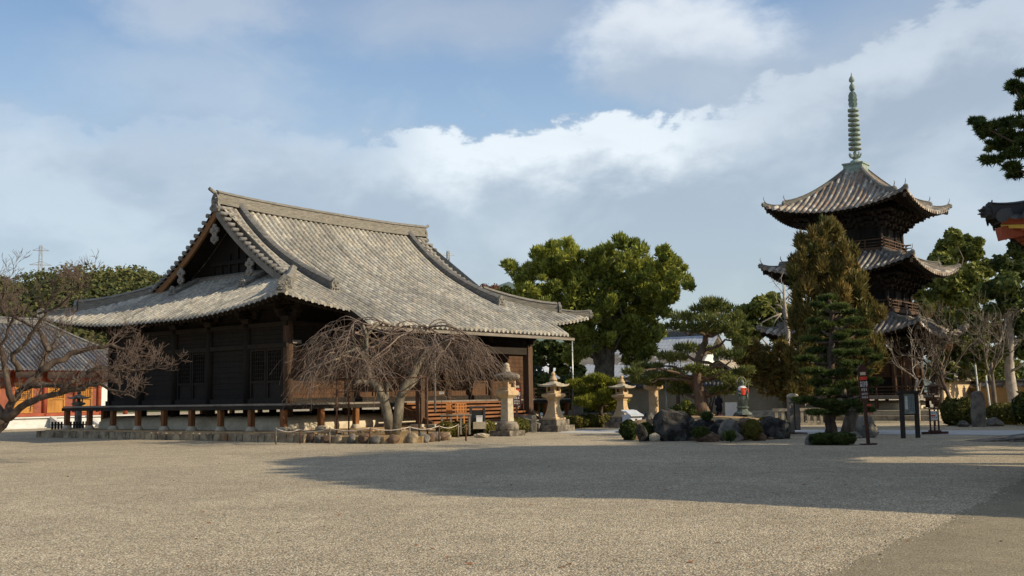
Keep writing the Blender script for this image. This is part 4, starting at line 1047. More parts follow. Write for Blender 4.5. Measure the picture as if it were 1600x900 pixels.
# dark tree below the right eave, and shade shrubs
cl = pxclumps([(812, 548, 16), (835, 545, 18), (858, 542, 16), (880, 548, 14), (840, 565, 14), (820, 570, 12), (868, 562, 14), (895, 560, 12), (905, 578, 10), (880, 578, 10)], 78, 2, 1, .8, 2)
crown_tree('evergreen_tree', 'dark evergreen tree seen beneath the right eave of the hall', 'tree', (P(864, 650, 78).x, 78, 0), P(862, 560, 78), .28, cl, 500, .3, LDK, BARKD, None, 'leaf', 8, .2)
def shrub(name, label, cat, lst, d, n, size, mat, mode='leaf', group=None, dj=.8, up=.2, base=None, stem=True, flat=1.0):
    cl = pxclumps(lst, d, dj, 1, flat); bx_ = base or P(sum(c[0] for c in lst)/len(lst), 600, d); b = Vector((bx_.x, d, bx_.z if base else 0))
    t = thing(name, label, cat, b, 0, group); cl = [(c[0]-b.x, c[1]-b.y, c[2]-b.z, *c[3:]) for c in cl]
    mb = MB()
    for c in random.sample(cl, min(5, len(cl))): limb(mb, (random.uniform(-.1, .1), 0, -.02), c[:3], .035, .012, 4, .2, 0, 5)
    if stem: mb.build('stems', BARKD, t)
    leaves('foliage', cl, n, size, mat, t, mode, up=up, shell=.7); return t
shrub('dark_shrub', 'tall dark shrub behind the flared lantern, left of the juniper trunk', 'shrub', [(838, 612, 14), (850, 595, 12), (865, 610, 16), (885, 600, 13), (900, 590, 12), (845, 632, 12), (870, 632, 14), (893, 625, 14), (912, 600, 12), (905, 615, 12), (918, 625, 10)], 66, 500, .26, LDK)
shrub('bare_bluish_shrub', 'thin greyish shrub standing left of the tall dark shrub', 'shrub', [(832, 592, 8), (838, 580, 9), (845, 588, 8)], 72, 160, .22, LBLUE)
# pines
def pine(name, label, cat, base, path, pads, d, n, size, lm, bm, r0, group=None, dj=.9, flat=.34, limbs=True, mode='needle', up=.9):
    base = Vector(base); t = thing(name, label, cat, base, 0, group)
    pts = [P(x, y, d+dd)-base for x, y, dd in path]; mb = MB(); k = len(pts)
    fine = []
    for i in range(k-1):
        for j in range(4): fine.append(pts[i].lerp(pts[i+1], j/4)+Vector([random.gauss(0, .02) for _ in range(3)]))
    fine.append(pts[-1]); fine[0] = Vector((fine[0].x, fine[0].y, -.1)); m = len(fine)
    mb.tube(fine, [r0*(1.25 if i == 0 else 1)*(1-.75*i/m) for i in range(m)], 9); mb.build('trunk', bm, t, True)
    out = []; mb = MB()
    for (x, y, rx, ry) in pads:
        dd = random.uniform(-dj, dj); q = P(x, y, d+dd)-base; s_ = (d+dd)/F_
        j = min(range(m), key=lambda i: abs(fine[i].z-(q.z-.25))+(.0 if i > 3 else 5)); limb(mb, fine[j], q, r0*.30, r0*.07, 5, .28, -.05, 5)
        nb = max(2, int(rx/ry))
        for b in range(nb):
            u = (b+.5)/nb*2-1; out.append((q.x+u*rx*s_*.72, q.y+random.uniform(-.5, .5)*rx*s_, q.z+random.uniform(-.25, .25)*ry*s_, rx*s_/nb*1.25+.05, rx*s_*.62, ry*s_*(1-.3*abs(u))))
    mb.build('branches', bm, t, True)
    leaves('needles', out, n, size, lm, t, mode, up=up, shell=.35); return t
PP = [(1115, 473, 22, 7), (1100, 484, 24, 7), (1128, 484, 26, 8), (1072, 496, 24, 8), (1108, 499, 30, 8), (1146, 497, 18, 8), (1058, 510, 20, 7), (1090, 513, 28, 8), (1130, 514, 26, 8), (1160, 512, 12, 7), (1075, 545, 26, 7), (1050, 558, 26, 7), (1112, 548, 16, 6), (1140, 556, 22, 8), (1012, 574, 26, 6), (1040, 586, 34, 7), (1075, 598, 26, 6), (1090, 578, 20, 6), (1126, 588, 28, 7), (1150, 598, 20, 7), (988, 582, 14, 5), (1128, 611, 22, 6), (1162, 580, 14, 6), (1062, 612, 20, 5), (1028, 598, 22, 6), (1158, 535, 12, 7), (1000, 594, 16, 5)]
pine('pine_tree', 'tall pine with spreading flat needle pads and bent brown trunk on the mound', 'tree', (P(1103, 650, 48).x, 48, .55), [(1106, 656, 0), (1096, 635, 0), (1092, 610, 0), (1088, 585, 0), (1092, 560, 0), (1102, 535, .2), (1104, 512, 0), (1114, 492, 0)], PP, 48, 210, .20, LPINE, BARKP, .30, dj=1.6)
PY = [(905, 600, 20, 5), (930, 593, 18, 5), (952, 601, 20, 6), (922, 611, 26, 6), (955, 613, 18, 5), (938, 624, 26, 6), (965, 628, 16, 5), (915, 628, 18, 6), (942, 637, 20, 6)]
pine('low_pine_tree', 'low yellow green cloud pruned pine between two stone lanterns', 'tree', (P(940, 655, 53).x, 53, 0), [(941, 658, 0), (938, 640, 0), (944, 622, 0), (935, 605, 0)], PY, 53, 380, .22, LPINEY, BARKD, .12, dj=.9)
PU = [(1050, 640, 14, 6), (1078, 640, 16, 8), (1064, 630, 12, 6)]
shrub('low_shrub', 'low green shrub at the foot of the beige wall left of the pine trunk', 'shrub', [(1058, 640, 8), (1072, 634, 9), (1085, 640, 9), (1048, 643, 6)], 60, 350, .16, LGRN)
t = thing('plum_tree', 'small bare forked tree between the pine trunk and the bronze statue', 'tree', (P(1108, 650, 57).x, 57, 0)); mb = MB()
bb = P(1108, 650, 57); bb.z = 0
for (x, y) in ((1100, 610), (1118, 612), (1110, 605)): 
    pts = limb(mb, (0, 0, 0) if x != 1110 else (0, 0, .5), P(x, y, 57)-bb, .09, .03, 5, .3, 0, 5); grow(mb, pts[-1], (random.uniform(-.5, .5), 0, 1), .8, .03, 2, .6, 3)
mb.build('branches', BARKD, t, True)
t = thing('plum_tree', 'small bare tree with dark trunk in front of the left end of the beige wall', 'tree', (P(1062, 650, 62).x, 62, 0)); mb = MB()
pts = limb(mb, (0, 0, 0), (-.1, 0, 1.9), .16, .10, 5, .1, 0, 7)
for k in range(4): grow(mb, pts[-1], (random.uniform(-1, 1), random.uniform(-1, 1), .6), 1.0, .06, 2, .5, 3)
mb.build('branches', BARKD, t, True)
# rusty conifer
SP = [(x+random.uniform(-4, 4), y, 4.5, 15) for x, y in ((1300, 356), (1290, 366), (1277, 372), (1268, 380), (1310, 370), (1322, 390), (1256, 398), (1246, 412), (1334, 425), (1345, 445), (1358, 478), (1368, 495), (1374, 540), (1240, 440), (1244, 470), (1285, 385), (1296, 380), (1236, 500))]
BR = [(1300, 362, 9, 15), (1280, 374, 10, 16), (1312, 382, 12, 18), (1262, 392, 12, 18), (1290, 398, 18, 20), (1322, 408, 13, 20), (1250, 415, 10, 16), (1275, 425, 20, 22), (1305, 430, 20, 22), (1335, 440, 12, 18), (1258, 450, 17, 22), (1290, 458, 20, 24), (1320, 463, 19, 22), (1345, 462, 10, 18), (1352, 490, 12, 18), (1364, 500, 7, 14), (1275, 490, 20, 22), (1250, 495, 12, 18), (1312, 495, 20, 22), (1340, 518, 16, 20), (1262, 530, 20, 22), (1350, 545, 16, 20), (1372, 555, 8, 14), (1290, 530, 18, 20), (1250, 570, 20, 22), (1360, 572, 12, 18), (1340, 592, 16, 18), (1280, 575, 18, 20), (1310, 560, 18, 20), (1255, 605, 16, 16)]
cl = pxclumps([(x+random.uniform(-17, 17), y+random.uniform(-14, 14), a*.42, b*.62) for x, y, a, b in BR for _ in range(7)]+[(x, y, a*.8, b*.9) for x, y, a, b in BR]+SP, 53, 2.0, 1.0, 1, 1)
crown_tree('rusty_conifer', 'tall pointed conifer with rusty brown green foliage covering the pagoda left side', 'tree', (P(1296, 660, 53).x, 53, 0), P(1298, 370, 53), .32, cl, 190, .30, LBRN, BARK, None, 'needle', 10, 1.3, .15)
BR2 = [(1178, 548, 13, 16), (1160, 556, 12, 14), (1200, 560, 15, 18), (1222, 545, 14, 18), (1188, 580, 16, 18), (1215, 588, 18, 18), (1235, 565, 14, 18), (1170, 590, 12, 14), (1200, 605, 15, 14), (1228, 612, 14, 14), (1240, 590, 12, 16)]
crown_tree('brown_green_tree', 'bushy brownish green tree hanging over the beige wall right of the statue', 'tree', (P(1238, 655, 56).x, 56, 0), P(1215, 560, 56), .22, pxclumps([(x+random.uniform(-10, 10), y+random.uniform(-10, 10), a*.55, b*.6) for x, y, a, b in BR2 for _ in range(4)]+BR2, 56, 1.8, 1, 1, 1), 260, .24, LBRN, BARK, None, 'tuft', 8, .3, .5)
t = thing('dead_tree', 'bleached dead tree with broken pale limbs left of the rusty conifer', 'tree', (P(1232, 650, 57.5).x, 57.5, 0)); b0_ = Vector((P(1232, 650, 57.5).x, 57.5, 0)); mb = MB()
q = [P(x, y, 57.5)-b0_ for x, y in ((1234, 650), (1232, 600), (1229, 560), (1231, 520), (1226, 480), (1224, 445))]; mb.tube([q[0]*1]+q[1:], [.2, .18, .15, .13, .10, .04], 8)
mb.tube([P(x, y, 57.5)-b0_ for x, y in ((1229, 545), (1216, 550), (1200, 540), (1190, 528))], [.09, .08, .06, .02], 6)
mb.tube([P(x, y, 57.5)-b0_ for x, y in ((1230, 487), (1218, 478), (1212, 476))], [.07, .06, .04], 6)
mb.tube([P(x, y, 57.2)-b0_ for x, y in ((1221, 490), (1208, 495), (1192, 503), (1184, 512))], [.05, .045, .03, .015], 6); mb.tube([P(x, y, 57.2)-b0_ for x, y in ((1220, 491), (1212, 500), (1207, 512))], [.04, .03, .015], 5)
mb.tube([P(x, y, 57.5)-b0_ for x, y in ((1226, 470), (1236, 458), (1240, 450))], [.04, .03, .012], 5)
for k in range(5): grow(mb, P(1226+random.uniform(-2, 2), 450+k*14, 57.5)-b0_, (random.uniform(-1, .4), 0, .7), .8, .03, 2, .6, 2)
mb.build('trunk', DEAD, t, True)
# dark layered conifer
DL = [(1294, 466, 14, 4), (1280, 477, 13, 4), (1310, 480, 13, 4), (1298, 489, 17, 5), (1325, 488, 10, 4), (1275, 503, 14, 5), (1305, 505, 19, 5), (1335, 501, 12, 4), (1284, 518, 19, 5), (1317, 521, 17, 5), (1345, 521, 13, 4), (1266, 531, 15, 5), (1300, 535, 21, 5), (1335, 537, 19, 5), (1275, 549, 19, 5), (1320, 552, 21, 5), (1352, 550, 12, 4), (1258, 561, 16, 5), (1290, 566, 21, 5), (1330, 569, 18, 5), (1270, 581, 17, 5), (1310, 583, 21, 5), (1345, 582, 14, 5), (1362, 596, 14, 5), (1280, 598, 18, 5), (1320, 600, 20, 5), (1293, 613, 22, 5), (1345, 612, 16, 5), (1258, 626, 22, 5), (1290, 630, 20, 5), (1330, 631, 22, 5), (1350, 641, 14, 4), (1305, 645, 18, 4), (1276, 645, 15, 4), (1368, 560, 9, 4)]
pine('layered_conifer', 'dark green conifer with stacked flat layers of needles beside the red sign post', 'tree', (P(1298, 678, 40).x, 40, 0), [(1298, 678, 0), (1297, 640, 0), (1299, 600, 0), (1298, 560, 0), (1301, 510, 0), (1296, 470, 0)], [(a, b, c*1.0, d*.55) for a, b, c, d in DL]+[(a*.4+1300*.6+random.uniform(-8, 8), b+5, c*.8, d*.62) for a, b, c, d in DL[::5]], 40, 420, .13, LPINED, BARKD, .22, dj=1.1, up=.8)
t = thing('old_stump_tree', 'leaning dark trunk just behind the layered conifer', 'tree', (P(1326, 676, 41.5).x, 41.5, 0)); mb = MB(); b0_ = Vector((P(1326, 676, 41.5).x, 41.5, 0))
mb.tube([P(x, y, 41.5)-b0_ for x, y in ((1327, 679), (1330, 655), (1336, 638), (1347, 622), (1352, 605))], [.36, .27, .14, .10, .05], 9); mb.tube([P(x, y, 41.5)-b0_ for x, y in ((1330, 655), (1320, 630), (1318, 600))], [.2, .13, .06], 7); mb.build('trunk', BARK, t, True)
# evergreens round the pagoda and on the right
crown_tree('evergreen_tree', 'pale green round crowned evergreen behind the pagoda right side', 'tree', (P(1500, 650, 82).x, 82, 0), P(1497, 430, 82), .4, pxclumps([(1490, 372, 13), (1478, 385, 15), (1508, 378, 12), (1496, 398, 20), (1472, 408, 17), (1522, 396, 14), (1455, 436, 17), (1480, 440, 22), (1512, 430, 20), (1540, 418, 15), (1432, 456, 13), (1500, 465, 24), (1460, 470, 20), (1535, 455, 20), (1530, 378, 6), (1443, 480, 16)], 82, 3, 1, .9, 2), 420, .42, LGRN, BARK, None, 'leaf', 16, .4, .7)
crown_tree('evergreen_tree', 'darker broadleaf evergreen at the right edge below the red gate roof', 'tree', (P(1588, 660, 58).x, 58, 0), P(1572, 480, 58), .33, pxclumps([(1590, 390, 16), (1565, 412, 16), (1600, 420, 22), (1575, 440, 20), (1550, 452, 15), (1610, 460, 24), (1580, 475, 20), (1550, 490, 14), (1600, 505, 20), (1565, 520, 16), (1595, 545, 18), (1562, 550, 12), (1620, 520, 22), (1530, 505, 10)], 58, 2.5, 1, .9, 2), 330, .30, LDK, DEAD, None, 'leaf', 16, .3, .6)
crown_tree('evergreen_tree', 'row of round olive green crowns left of the pagoda middle roof', 'tree', (P(1185, 650, 88).x, 88, 0), P(1185, 520, 88), .35, pxclumps([(1150, 500, 13), (1165, 490, 15), (1188, 480, 16), (1208, 472, 14), (1180, 508, 20), (1207, 497, 18), (1146, 518, 13), (1163, 530, 17), (1226, 486, 14), (1240, 500, 14), (1215, 520, 16)], 88, 3, 1, .9, 2), 380, .42, LGRN, BARK, None, 'leaf', 10, .3, .7)
crown_tree('evergreen_tree', 'low dark evergreen mass beneath the pale crowned tree right of the pagoda', 'tree', (P(1520, 650, 72).x, 72, 0), P(1520, 540, 72), .3, pxclumps([(1450, 520, 16), (1475, 500, 18), (1505, 500, 18), (1535, 520, 18), (1490, 530, 20), (1515, 550, 20), (1545, 560, 18), (1465, 550, 18), (1488, 575, 18), (1525, 585, 18), (1560, 590, 18), (1590, 585, 18), (1455, 580, 14), (1500, 600, 14)], 72, 2.5, 1, .9, 2), 350, .34, LDK, BARK, None, 'leaf', 10, .3, .6)
crown_tree('evergreen_tree', 'loose mid green tree between the pagoda and the pale prop poles', 'tree', (P(1535, 650, 63).x, 63, 0), P(1530, 560, 63), .18, pxclumps([(x+random.uniform(-6, 6), y+random.uniform(-6, 6), random.uniform(7, 12)) for x in range(1470, 1600, 17) for y in range(490, 600, 20)], 63, 2.5, 1, .9, 1), 130, .24, LGRN, BARK, None, 'leaf', 12, .3, .2)
def baretree(name, label, px, by, d, h, r, n, mat, lean=0, spread=.5, kids=3, depth=4, ub=.12):
    b = P(px, by, d); b.z = 0; t = thing(name, label, 'tree', b); mb = MB()
    pts = limb(mb, (0, 0, -.1), (lean*h*.5, 0, h*.42), r, r*.6, 5, .12, 0, 7)
    for k in range(n):
        a = 2*PI*k/n+random.random(); grow(mb, pts[random.randint(3, 5)], (math.cos(a)*.7+lean, math.sin(a)*.7, 1), h*.26, r*.45, depth, spread, kids, ub, .72, 5, .011)
    mb.build('branches', mat, t, True); return t
baretree('bare_tree', 'slender pale bare tree in front of the pagoda ground storey door', 1436, 655, 55, 5.0, .10, 4, DEAD, .0, .45, 2, 3)
baretree('bare_tree', 'bare brown tree leaning over the sunlit cream wall', 1498, 655, 54, 5.4, .13, 4, BARKD, -.3, .5, 2, 4)
baretree('bare_tree', 'bare tree with crooked forked limbs left of the tall standing stone', 1470, 655, 57, 6.4, .12, 4, BARK, .1, .5, 2, 4)
baretree('bare_tree', 'tall twiggy bare tree crossing the dark evergreen at the right edge', 1560, 660, 52, 6.8, .13, 4, BARK, -.05, .5, 2, 4)
b = P(1470, 600, 66); b.z = 0; t = thing('reddish_tree', 'tree of upright reddish brown twigs right of the pagoda lowest roof', 'tree', b); mb = MB()
pts = limb(mb, (0, 0, 0), (0, 0, 3.4), .14, .09, 4, .1)
for k in range(26):
    a = random.uniform(0, 2*PI); grow(mb, pts[random.randint(2, 4)], (math.cos(a)*.45, math.sin(a)*.45, 1.2), 1.8, .035, 2, .25, 3, .25, .7, 4, .012)
mb.build('branches', mott('red_twig', (.20, .09, .05), (.30, .15, .08), 3, .9, 0), t, True)
b = P(758, 440, 150); t = thing('autumn_tree', 'distant tree with reddish crown peeking over the hall roof right slope', 'tree', (b.x, 150, 0)); mb = MB(); limb(mb, (0, 0, 0), (0, 0, b.z-1), .3, .15, 4, .05); mb.build('trunk', BARK, t)
leaves('crown', [(random.uniform(-1.4, 1.4), random.uniform(-1, 1), b.z-1.6+random.uniform(-.6, .6), .9, .9, .8) for _ in range(6)], 260, .3, LRED, t)
shrub('dark_shrub', 'dark green distant treetops left of the juniper crown above the roof', 'trees', [(790, 455, 8), (805, 462, 10), (775, 460, 7), (822, 470, 12), (800, 475, 12), (785, 472, 9)], 130, 260, .6, LDK, stem=False)
# the big pine on the right whose boughs enter the picture (and whose shade lies on the gravel)
pb = Vector((15.6, 25.0, 0)); t = thing('pine_tree', 'large dark pine reaching in from the right edge high above the gate roof', 'tree', pb); mb = MB()
tp = [(0, 0, -.1), (.2, .1, 3), (-.2, 0, 6), (.1, .2, 9), (-.2, 0, 11.2)]; mb.tube(tp, [.42, .36, .28, .18, .08], 10); mb.build('trunk', BARKP, t, True)
PG = [(1538, 198, 18, 9), (1552, 208, 20, 12), (1572, 192, 14, 10), (1580, 215, 22, 16), (1527, 190, 9, 5), (1560, 228, 20, 10), (1590, 240, 18, 12), (1552, 250, 16, 7), (1580, 262, 14, 8), (1585, 274, 8, 5), (1592, 138, 16, 9), (1583, 132, 7, 4), (1598, 165, 9, 9), (1600, 115, 12, 6), (1610, 190, 25, 18), (1612, 145, 20, 14), (1606, 225, 20, 16)]
out = []; mb = MB()
for x, y, rx, ry in PG:
    dd = 26+random.uniform(-.8, .8); q = P(x, y, dd)-pb; s_ = dd/F_; st = Vector((0, 0, min(10.5, max(5, q.z-.9)))); limb(mb, st, q, .07, .018, 6, .18, -.1, 5)
    for b in range(20): out.append((q.x+random.uniform(-1, 1)*rx*s_, q.y+random.uniform(-.6, .6)*rx*s_, q.z+random.uniform(-.5, .5)*ry*s_, rx*s_*.17, rx*s_*.2, ry*s_*.17))
for k in range(26):      # the rest of its crown, outside the frame
    a = random.uniform(0, 2*PI); r = random.uniform(0, 3.9); z = random.uniform(6.3, 10.9); x_, y_ = math.cos(a)*r*.8, math.sin(a)*r*1.3
    if (pb.x+x_-1.6)/(pb.y+y_) < .50: x_ = (.50*(pb.y+y_)-pb.x)+1.7
    out.append((x_, y_, z, 1.4, 1.4, .8)); limb(mb, (0, 0, min(10.8, z-.5)), (x_, y_, z), .07, .02, 5, .15, 0, 5)
mb.build('branches', BARKP, t, True); leaves('needles', out[:len(PG)*20], 75, .12, LPINED, t, 'needle', up=.6, shell=.1); leaves('needles', out[len(PG)*20:], 420, .24, LPINED, t, 'needle', up=.6, shell=.1)
def shade_row(label, tx, l0, l1, top, m0, xo, keep=1.0, n=300, sz=.30, rr=.85, st=.85):
    """an unseen evergreen added beyond the right edge; its crown is shaped to throw the wanted shade"""
    ly = (l0+l1)/2; ty = (ly-.292*tx)/.956; t = thing('evergreen_tree', label, 'tree', (tx, ty, 0)); mb = MB(); cl = []; l = l0
    while l < l1:
        M = top(l)-.6; m = m0
        while m < M:
            if random.random() < keep:
                x = tx+random.uniform(-1.3, 1.3)*xo; y = (l-.292*x)/.956
                if x < .50*y+1.3: x = .50*y+1.3+random.random()*.8; y = (l-.292*x)/.956
                z = .532*(m+.956*x-.292*y)
                if z > 1.5: cl.append((x-tx, y-ty, z, rr, rr, rr*.8))
            m += st
        if m > M+.3 and random.random() < keep:
            x = max(tx, .5*(l/1.1)+1.3); y = (l-.292*x)/.956; cl.append((x-tx, y-ty, .532*(M+.956*x-.292*y), rr*.8, rr*.8, rr*.6))
        l += st
    zt = max(c[2] for c in cl); zm = min(c[2] for c in cl); mb.tube([(0, 0, -.1), (.15, 0, zm), (0, .1, zt-.8)], [.34, .26, .08], 8); mb.build('trunk', BARK, t, True); mb = MB()
    for c in random.sample(cl, min(14, len(cl))): limb(mb, (0, 0, max(1.5, c[2]-1.2)), c[:3], .07, .02, 5, .15, 0, 5)
    mb.build('limbs', BARK, t, True); leaves('crown', cl, n, sz, LDK, t, 'leaf', shell=.2); return t
ML = lambda l: float(np.interp(l, [16.5, 17.3, 18.5, 20.2, 23, 25.5, 27.2, 28.2, 31.8, 34], [4.5, 6.6, 8.3, 10.4, 12.4, 14.0, 14.3, 11.6, 10.2, 9.5]))
shade_row('dense unseen shade evergreen added beyond the right edge, nearest the red gate', 17.2, 17.2, 21.6, ML, -1.5, 1.0)
shade_row('dense unseen shade evergreen added beyond the right edge, standing beside the large pine', 16.8, 21.6, 28.2, ML, 1.0, .9)
shade_row('dense unseen shade evergreen added beyond the right edge, behind the large pine', 18.5, 28.2, 32.6, ML, -1.5, 1.0)
ML2 = lambda l: float(np.interp(l, [32, 36, 39, 41, 44, 50], [6.5, 6.0, 5.0, 2.5, 2.5, 2.0]))
shade_row('open crowned unseen shade evergreen added beyond the right edge, level with the sign post', 22.5, 32.9, 38.5, ML2, -9, 1.2, .72, 260, .34, 1.0, 1.15)
shade_row('open crowned unseen shade evergreen added beyond the right edge, level with the garden mound', 25.5, 38.5, 45, ML2, -10, 1.2, .78, 260, .34, 1.0, 1.15)
shade_row('open crowned unseen shade evergreen added beyond the right edge, level with the beige wall', 29.5, 45, 50.5, ML2, -10, 1.2, .7, 260, .34, 1.0, 1.2)

# ---- bare cherry at the left
b = Vector((P(-24, 722, 29.5).x, 29.5, 0)); t = thing('cherry_tree', 'old bare cherry with dark trunk leaning in from the left edge', 'tree', b); mb = MB(); tw = MB()
def pxl(lst, d0, d1): return [P(x, y, d0+(d1-d0)*i/(len(lst)-1))-b for i, (x, y) in enumerate(lst)]
LM = [([(-44, 726), (-32, 705), (-14, 678), (6, 655)], 29.5, 29.5, .30, .17, 0), ([(6, 655), (34, 638), (60, 622), (95, 612), (130, 608), (160, 596)], 29.5, 28.8, .13, .035, 1),
      ([(6, 655), (20, 628), (40, 605), (62, 580), (78, 545), (95, 520)], 29.5, 30.5, .13, .035, 1), ([(20, 628), (8, 590), (2, 550), (12, 515), (28, 482)], 29.5, 29, .10, .02, 1),
      ([(40, 605), (80, 602), (120, 606), (150, 598), (185, 612), (212, 622)], 29.8, 28.5, .085, .018, 1), ([(62, 580), (100, 560), (135, 545), (175, 540), (205, 550), (222, 556)], 30, 30.5, .11, .02, 1),
      ([(78, 545), (60, 515), (28, 500), (-5, 480)], 30, 31, .08, .02, 1), ([(30, 580), (20, 555), (48, 525), (68, 492), (82, 460), (98, 446)], 29.6, 29, .09, .018, 1),
      ([(95, 612), (120, 590), (150, 575), (185, 572), (215, 579), (240, 576)], 29, 29.6, .08, .016, 1), ([(60, 490), (90, 480), (112, 458), (130, 440)], 29.2, 28.6, .04, .012, 1), ([(2, 550), (-10, 508), (8, 468), (14, 442)], 29.2, 30, .07, .015, 1), ([(6, 655), (-14, 620), (-40, 590)], 29.5, 31, .13, .06, 1)]
for lst, d0, d1, ra, rb, tg in LM:
    ps_ = pxl(lst, d0, d1); fine = []
    for i in range(len(ps_)-1):
        for j in range(3): fine.append(ps_[i].lerp(ps_[i+1], j/3)+Vector([random.gauss(0, .025) for _ in range(3)]))
    fine.append(ps_[-1]); m = len(fine); mb.tube(fine, [ra+(rb-ra)*(i/(m-1))**.8 for i in range(m)], 8)
    if tg:
        for i in range(3, m):
            for k in range(2 if i > m*.45 else 1):
                dr = (fine[i]-fine[i-1]).normalized(); s_ = Vector([random.gauss(0, 1) for _ in range(3)]).normalized()
                grow(tw, fine[i], dr*.55+s_*.5+Vector((.1, 0, .25)), random.uniform(.22, .55), max(.009, (ra+(rb-ra)*i/m)*.22), 3, .42, 2, .10, .70, 4, .0055, .25)
mb.build('trunk', BARKD, t, True); tw.build('twigs', TWIG, t, True)
# ---- weeping cherry
b = Vector((P(612, 672, 40).x, 40, 0)); t = thing('weeping_cherry', 'bare weeping cherry with forked grey trunk and cascading reddish twigs before the hall', 'tree', b); mb = MB(); tw = MB()
def q_(x, y, d=40): return P(x, y, d)-b
tr = [([(610, 678), (606, 650), (601, 628), (590, 606), (577, 592)], .20, .13, 40, 39.8), ([(577, 592), (574, 570), (572, 548), (573, 525), (566, 505)], .12, .05, 39.8, 39.5), ([(574, 597), (563, 596), (556, 598)], .10, .07, 39.8, 39.5),
      ([(572, 549), (558, 544), (545, 550), (530, 560), (512, 566), (507, 562)], .07, .03, 39.8, 38.6), ([(616, 678), (622, 650), (625, 622), (634, 600), (646, 586), (655, 566), (664, 552), (672, 545)], .21, .09, 40, 40.4), ([(646, 586), (630, 575), (618, 560), (610, 540)], .09, .04, 40.2, 41), ([(625, 620), (642, 603), (658, 588)], .11, .07, 40, 40.6),
      ([(672, 545), (690, 535), (705, 530)], .08, .04, 40.4, 40), ([(572, 525), (585, 510), (600, 502)], .06, .03, 39.5, 40.2), ([(664, 552), (660, 530), (668, 510)], .06, .03, 40.4, 40.8), ([(558, 544), (550, 525), (552, 505)], .05, .02, 39.6, 39), ([(605, 640), (604, 610), (606, 598)], .10, .06, 40.1, 40.1)]
tips = []
for lst, ra, rb, d0, d1 in tr:
    ps_ = [q_(x, y, d0+(d1-d0)*i/(len(lst)-1)) for i, (x, y) in enumerate(lst)]; m = len(ps_); mb.tube(ps_, [ra+(rb-ra)*i/(m-1) for i in range(m)], 9); tips.append(ps_[-1]); tips.append(ps_[max(1, m-2)])
mb.build('trunk', BARKG, t, True)
srcs = [q_(572, 512, 39.6), q_(566, 505, 39.4), q_(600, 505, 40), q_(610, 520, 40.6), q_(668, 512, 40.6), q_(690, 530, 40.2), q_(672, 540, 40.4), q_(552, 520, 39.2), q_(530, 556, 38.8), q_(640, 520, 40.3), q_(705, 530, 40)]
for k in range(150):
    s0 = random.choice(srcs); a = random.uniform(0, 2*PI); dr = Vector((math.cos(a), math.sin(a)*.85, 0))
    if dr.y < -.15 and random.random() < .78: continue
    lim = 3.6-(s0.x*dr.x*.9 if True else 0); reach = random.uniform(.5, 1.0)*max(1.0, min(3.55, lim)); rise = random.uniform(-.35, .5)+max(0, (3.0-s0.z)*.3); drop = random.uniform(.5, 1.5)*(reach/3.2)**1.2
    pts = []; nseg = 9; wv = random.uniform(-.5, .5)
    for i in range(nseg+1):
        u = i/nseg; side = Vector((-dr.y, dr.x, 0)); pts.append(s0+dr*reach*(u**.9)+side*wv*math.sin(u*3)+Vector((random.gauss(0, .03), random.gauss(0, .03), rise*math.sin(PI*min(1, u*1.25))*1.0-drop*1.25*u**1.35)))
    tw.tube(pts, [(.040 if k % 5 == 0 else .018)*(1-.8*i/nseg)+.004 for i in range(nseg+1)], 4, caps=False)
    for j in range(random.randint(11, 15)):
        u = random.uniform(.22, 1)**.8; i = min(nseg-1, int(u*nseg)); p0 = pts[i].lerp(pts[i+1], u*nseg-i)
        a2 = a+random.gauss(0, .9); dd = Vector((math.cos(a2), math.sin(a2), 0)); ln = random.uniform(.5, 2.1)*(.5+.5*u); out = random.uniform(.35, 1.0); n2 = 6; pp_ = []
        up_ = random.uniform(-.05, .3)
        for i2 in range(n2+1):
            v = i2/n2; z = p0.z+up_*v*ln*.5*(1-v)*2-ln*v**1.35*.72
            if z < .35: break
            pp_.append(Vector((p0.x+dd.x*out*ln*v**.8+random.gauss(0, .02), p0.y+dd.y*out*ln*v**.8, z)))
        if len(pp_) > 2: tw.tube(pp_, [.0085*(1-.5*i3/n2)+.0015 for i3 in range(len(pp_))], 3, caps=False)
        if random.random() < .35 and len(pp_) > 4:
            c = pp_[2]; e_ = [c+Vector((random.gauss(0, .12)*w, random.gauss(0, .12)*w, -.22*w+.03)) for w in range(0, 4)]; e_ = [x for x in e_ if x.z > .35]
            if len(e_) > 2: tw.tube(e_, .008, 3, caps=False)
tw.build('twigs', TWIGL, t, True)
# ================================================================== GARDEN STONES AND BUSHES
M1 = 'rocks along the front of the garden mound'
rock('boulder', 'largest dark mossy boulder at the left of the garden mound', 1055, 689, 54, 42, ROCKD, 3, M1, yq=.8)
rock('rock', 'narrow brown rock between the two dark clipped bushes at the mound left end', 992, 687, 20, 26, ROCKB, 4, M1)
rock('rock', 'small pale lichen spotted stone left of the largest dark boulder', 1023, 690, 15, 13, STONE, 5, M1)
rock('rock', 'dark rock with white lichen above the small dark clipped bush', 1092, 682, 44, 24, ROCKD, 6, M1, d=37.5, yq=.6)
rock('rock', 'low brown rock in front of the lichen spotted dark rock', 1108, 690.5, 34, 15, ROCKB, 7, M1)
rock('rock', 'tall upright rock with slanting grey stripes in the mound edge', 1137, 689, 28, 35, ROCKG, 8, M1, rz=.4, tilt=.25)
rock('rock', 'low grey rock at the foot of the slanting striped rock', 1150, 690, 20, 13, ROCKG, 9, M1)
rock('rock', 'dark brown block of rock left of the large round clipped bush', 1161, 688, 26, 32, ROCKB, 10, M1, yq=.7)
rock('rock', 'small reddish brown rock under the large round clipped bush', 1188, 688.5, 18, 12, ROCKB, 11, M1)
rock('boulder', 'long dark boulder leaning down to the right end of the mound', 1200, 686, 54, 40, ROCKD, 12, M1, rz=-.3, yq=.6, tilt=.62)
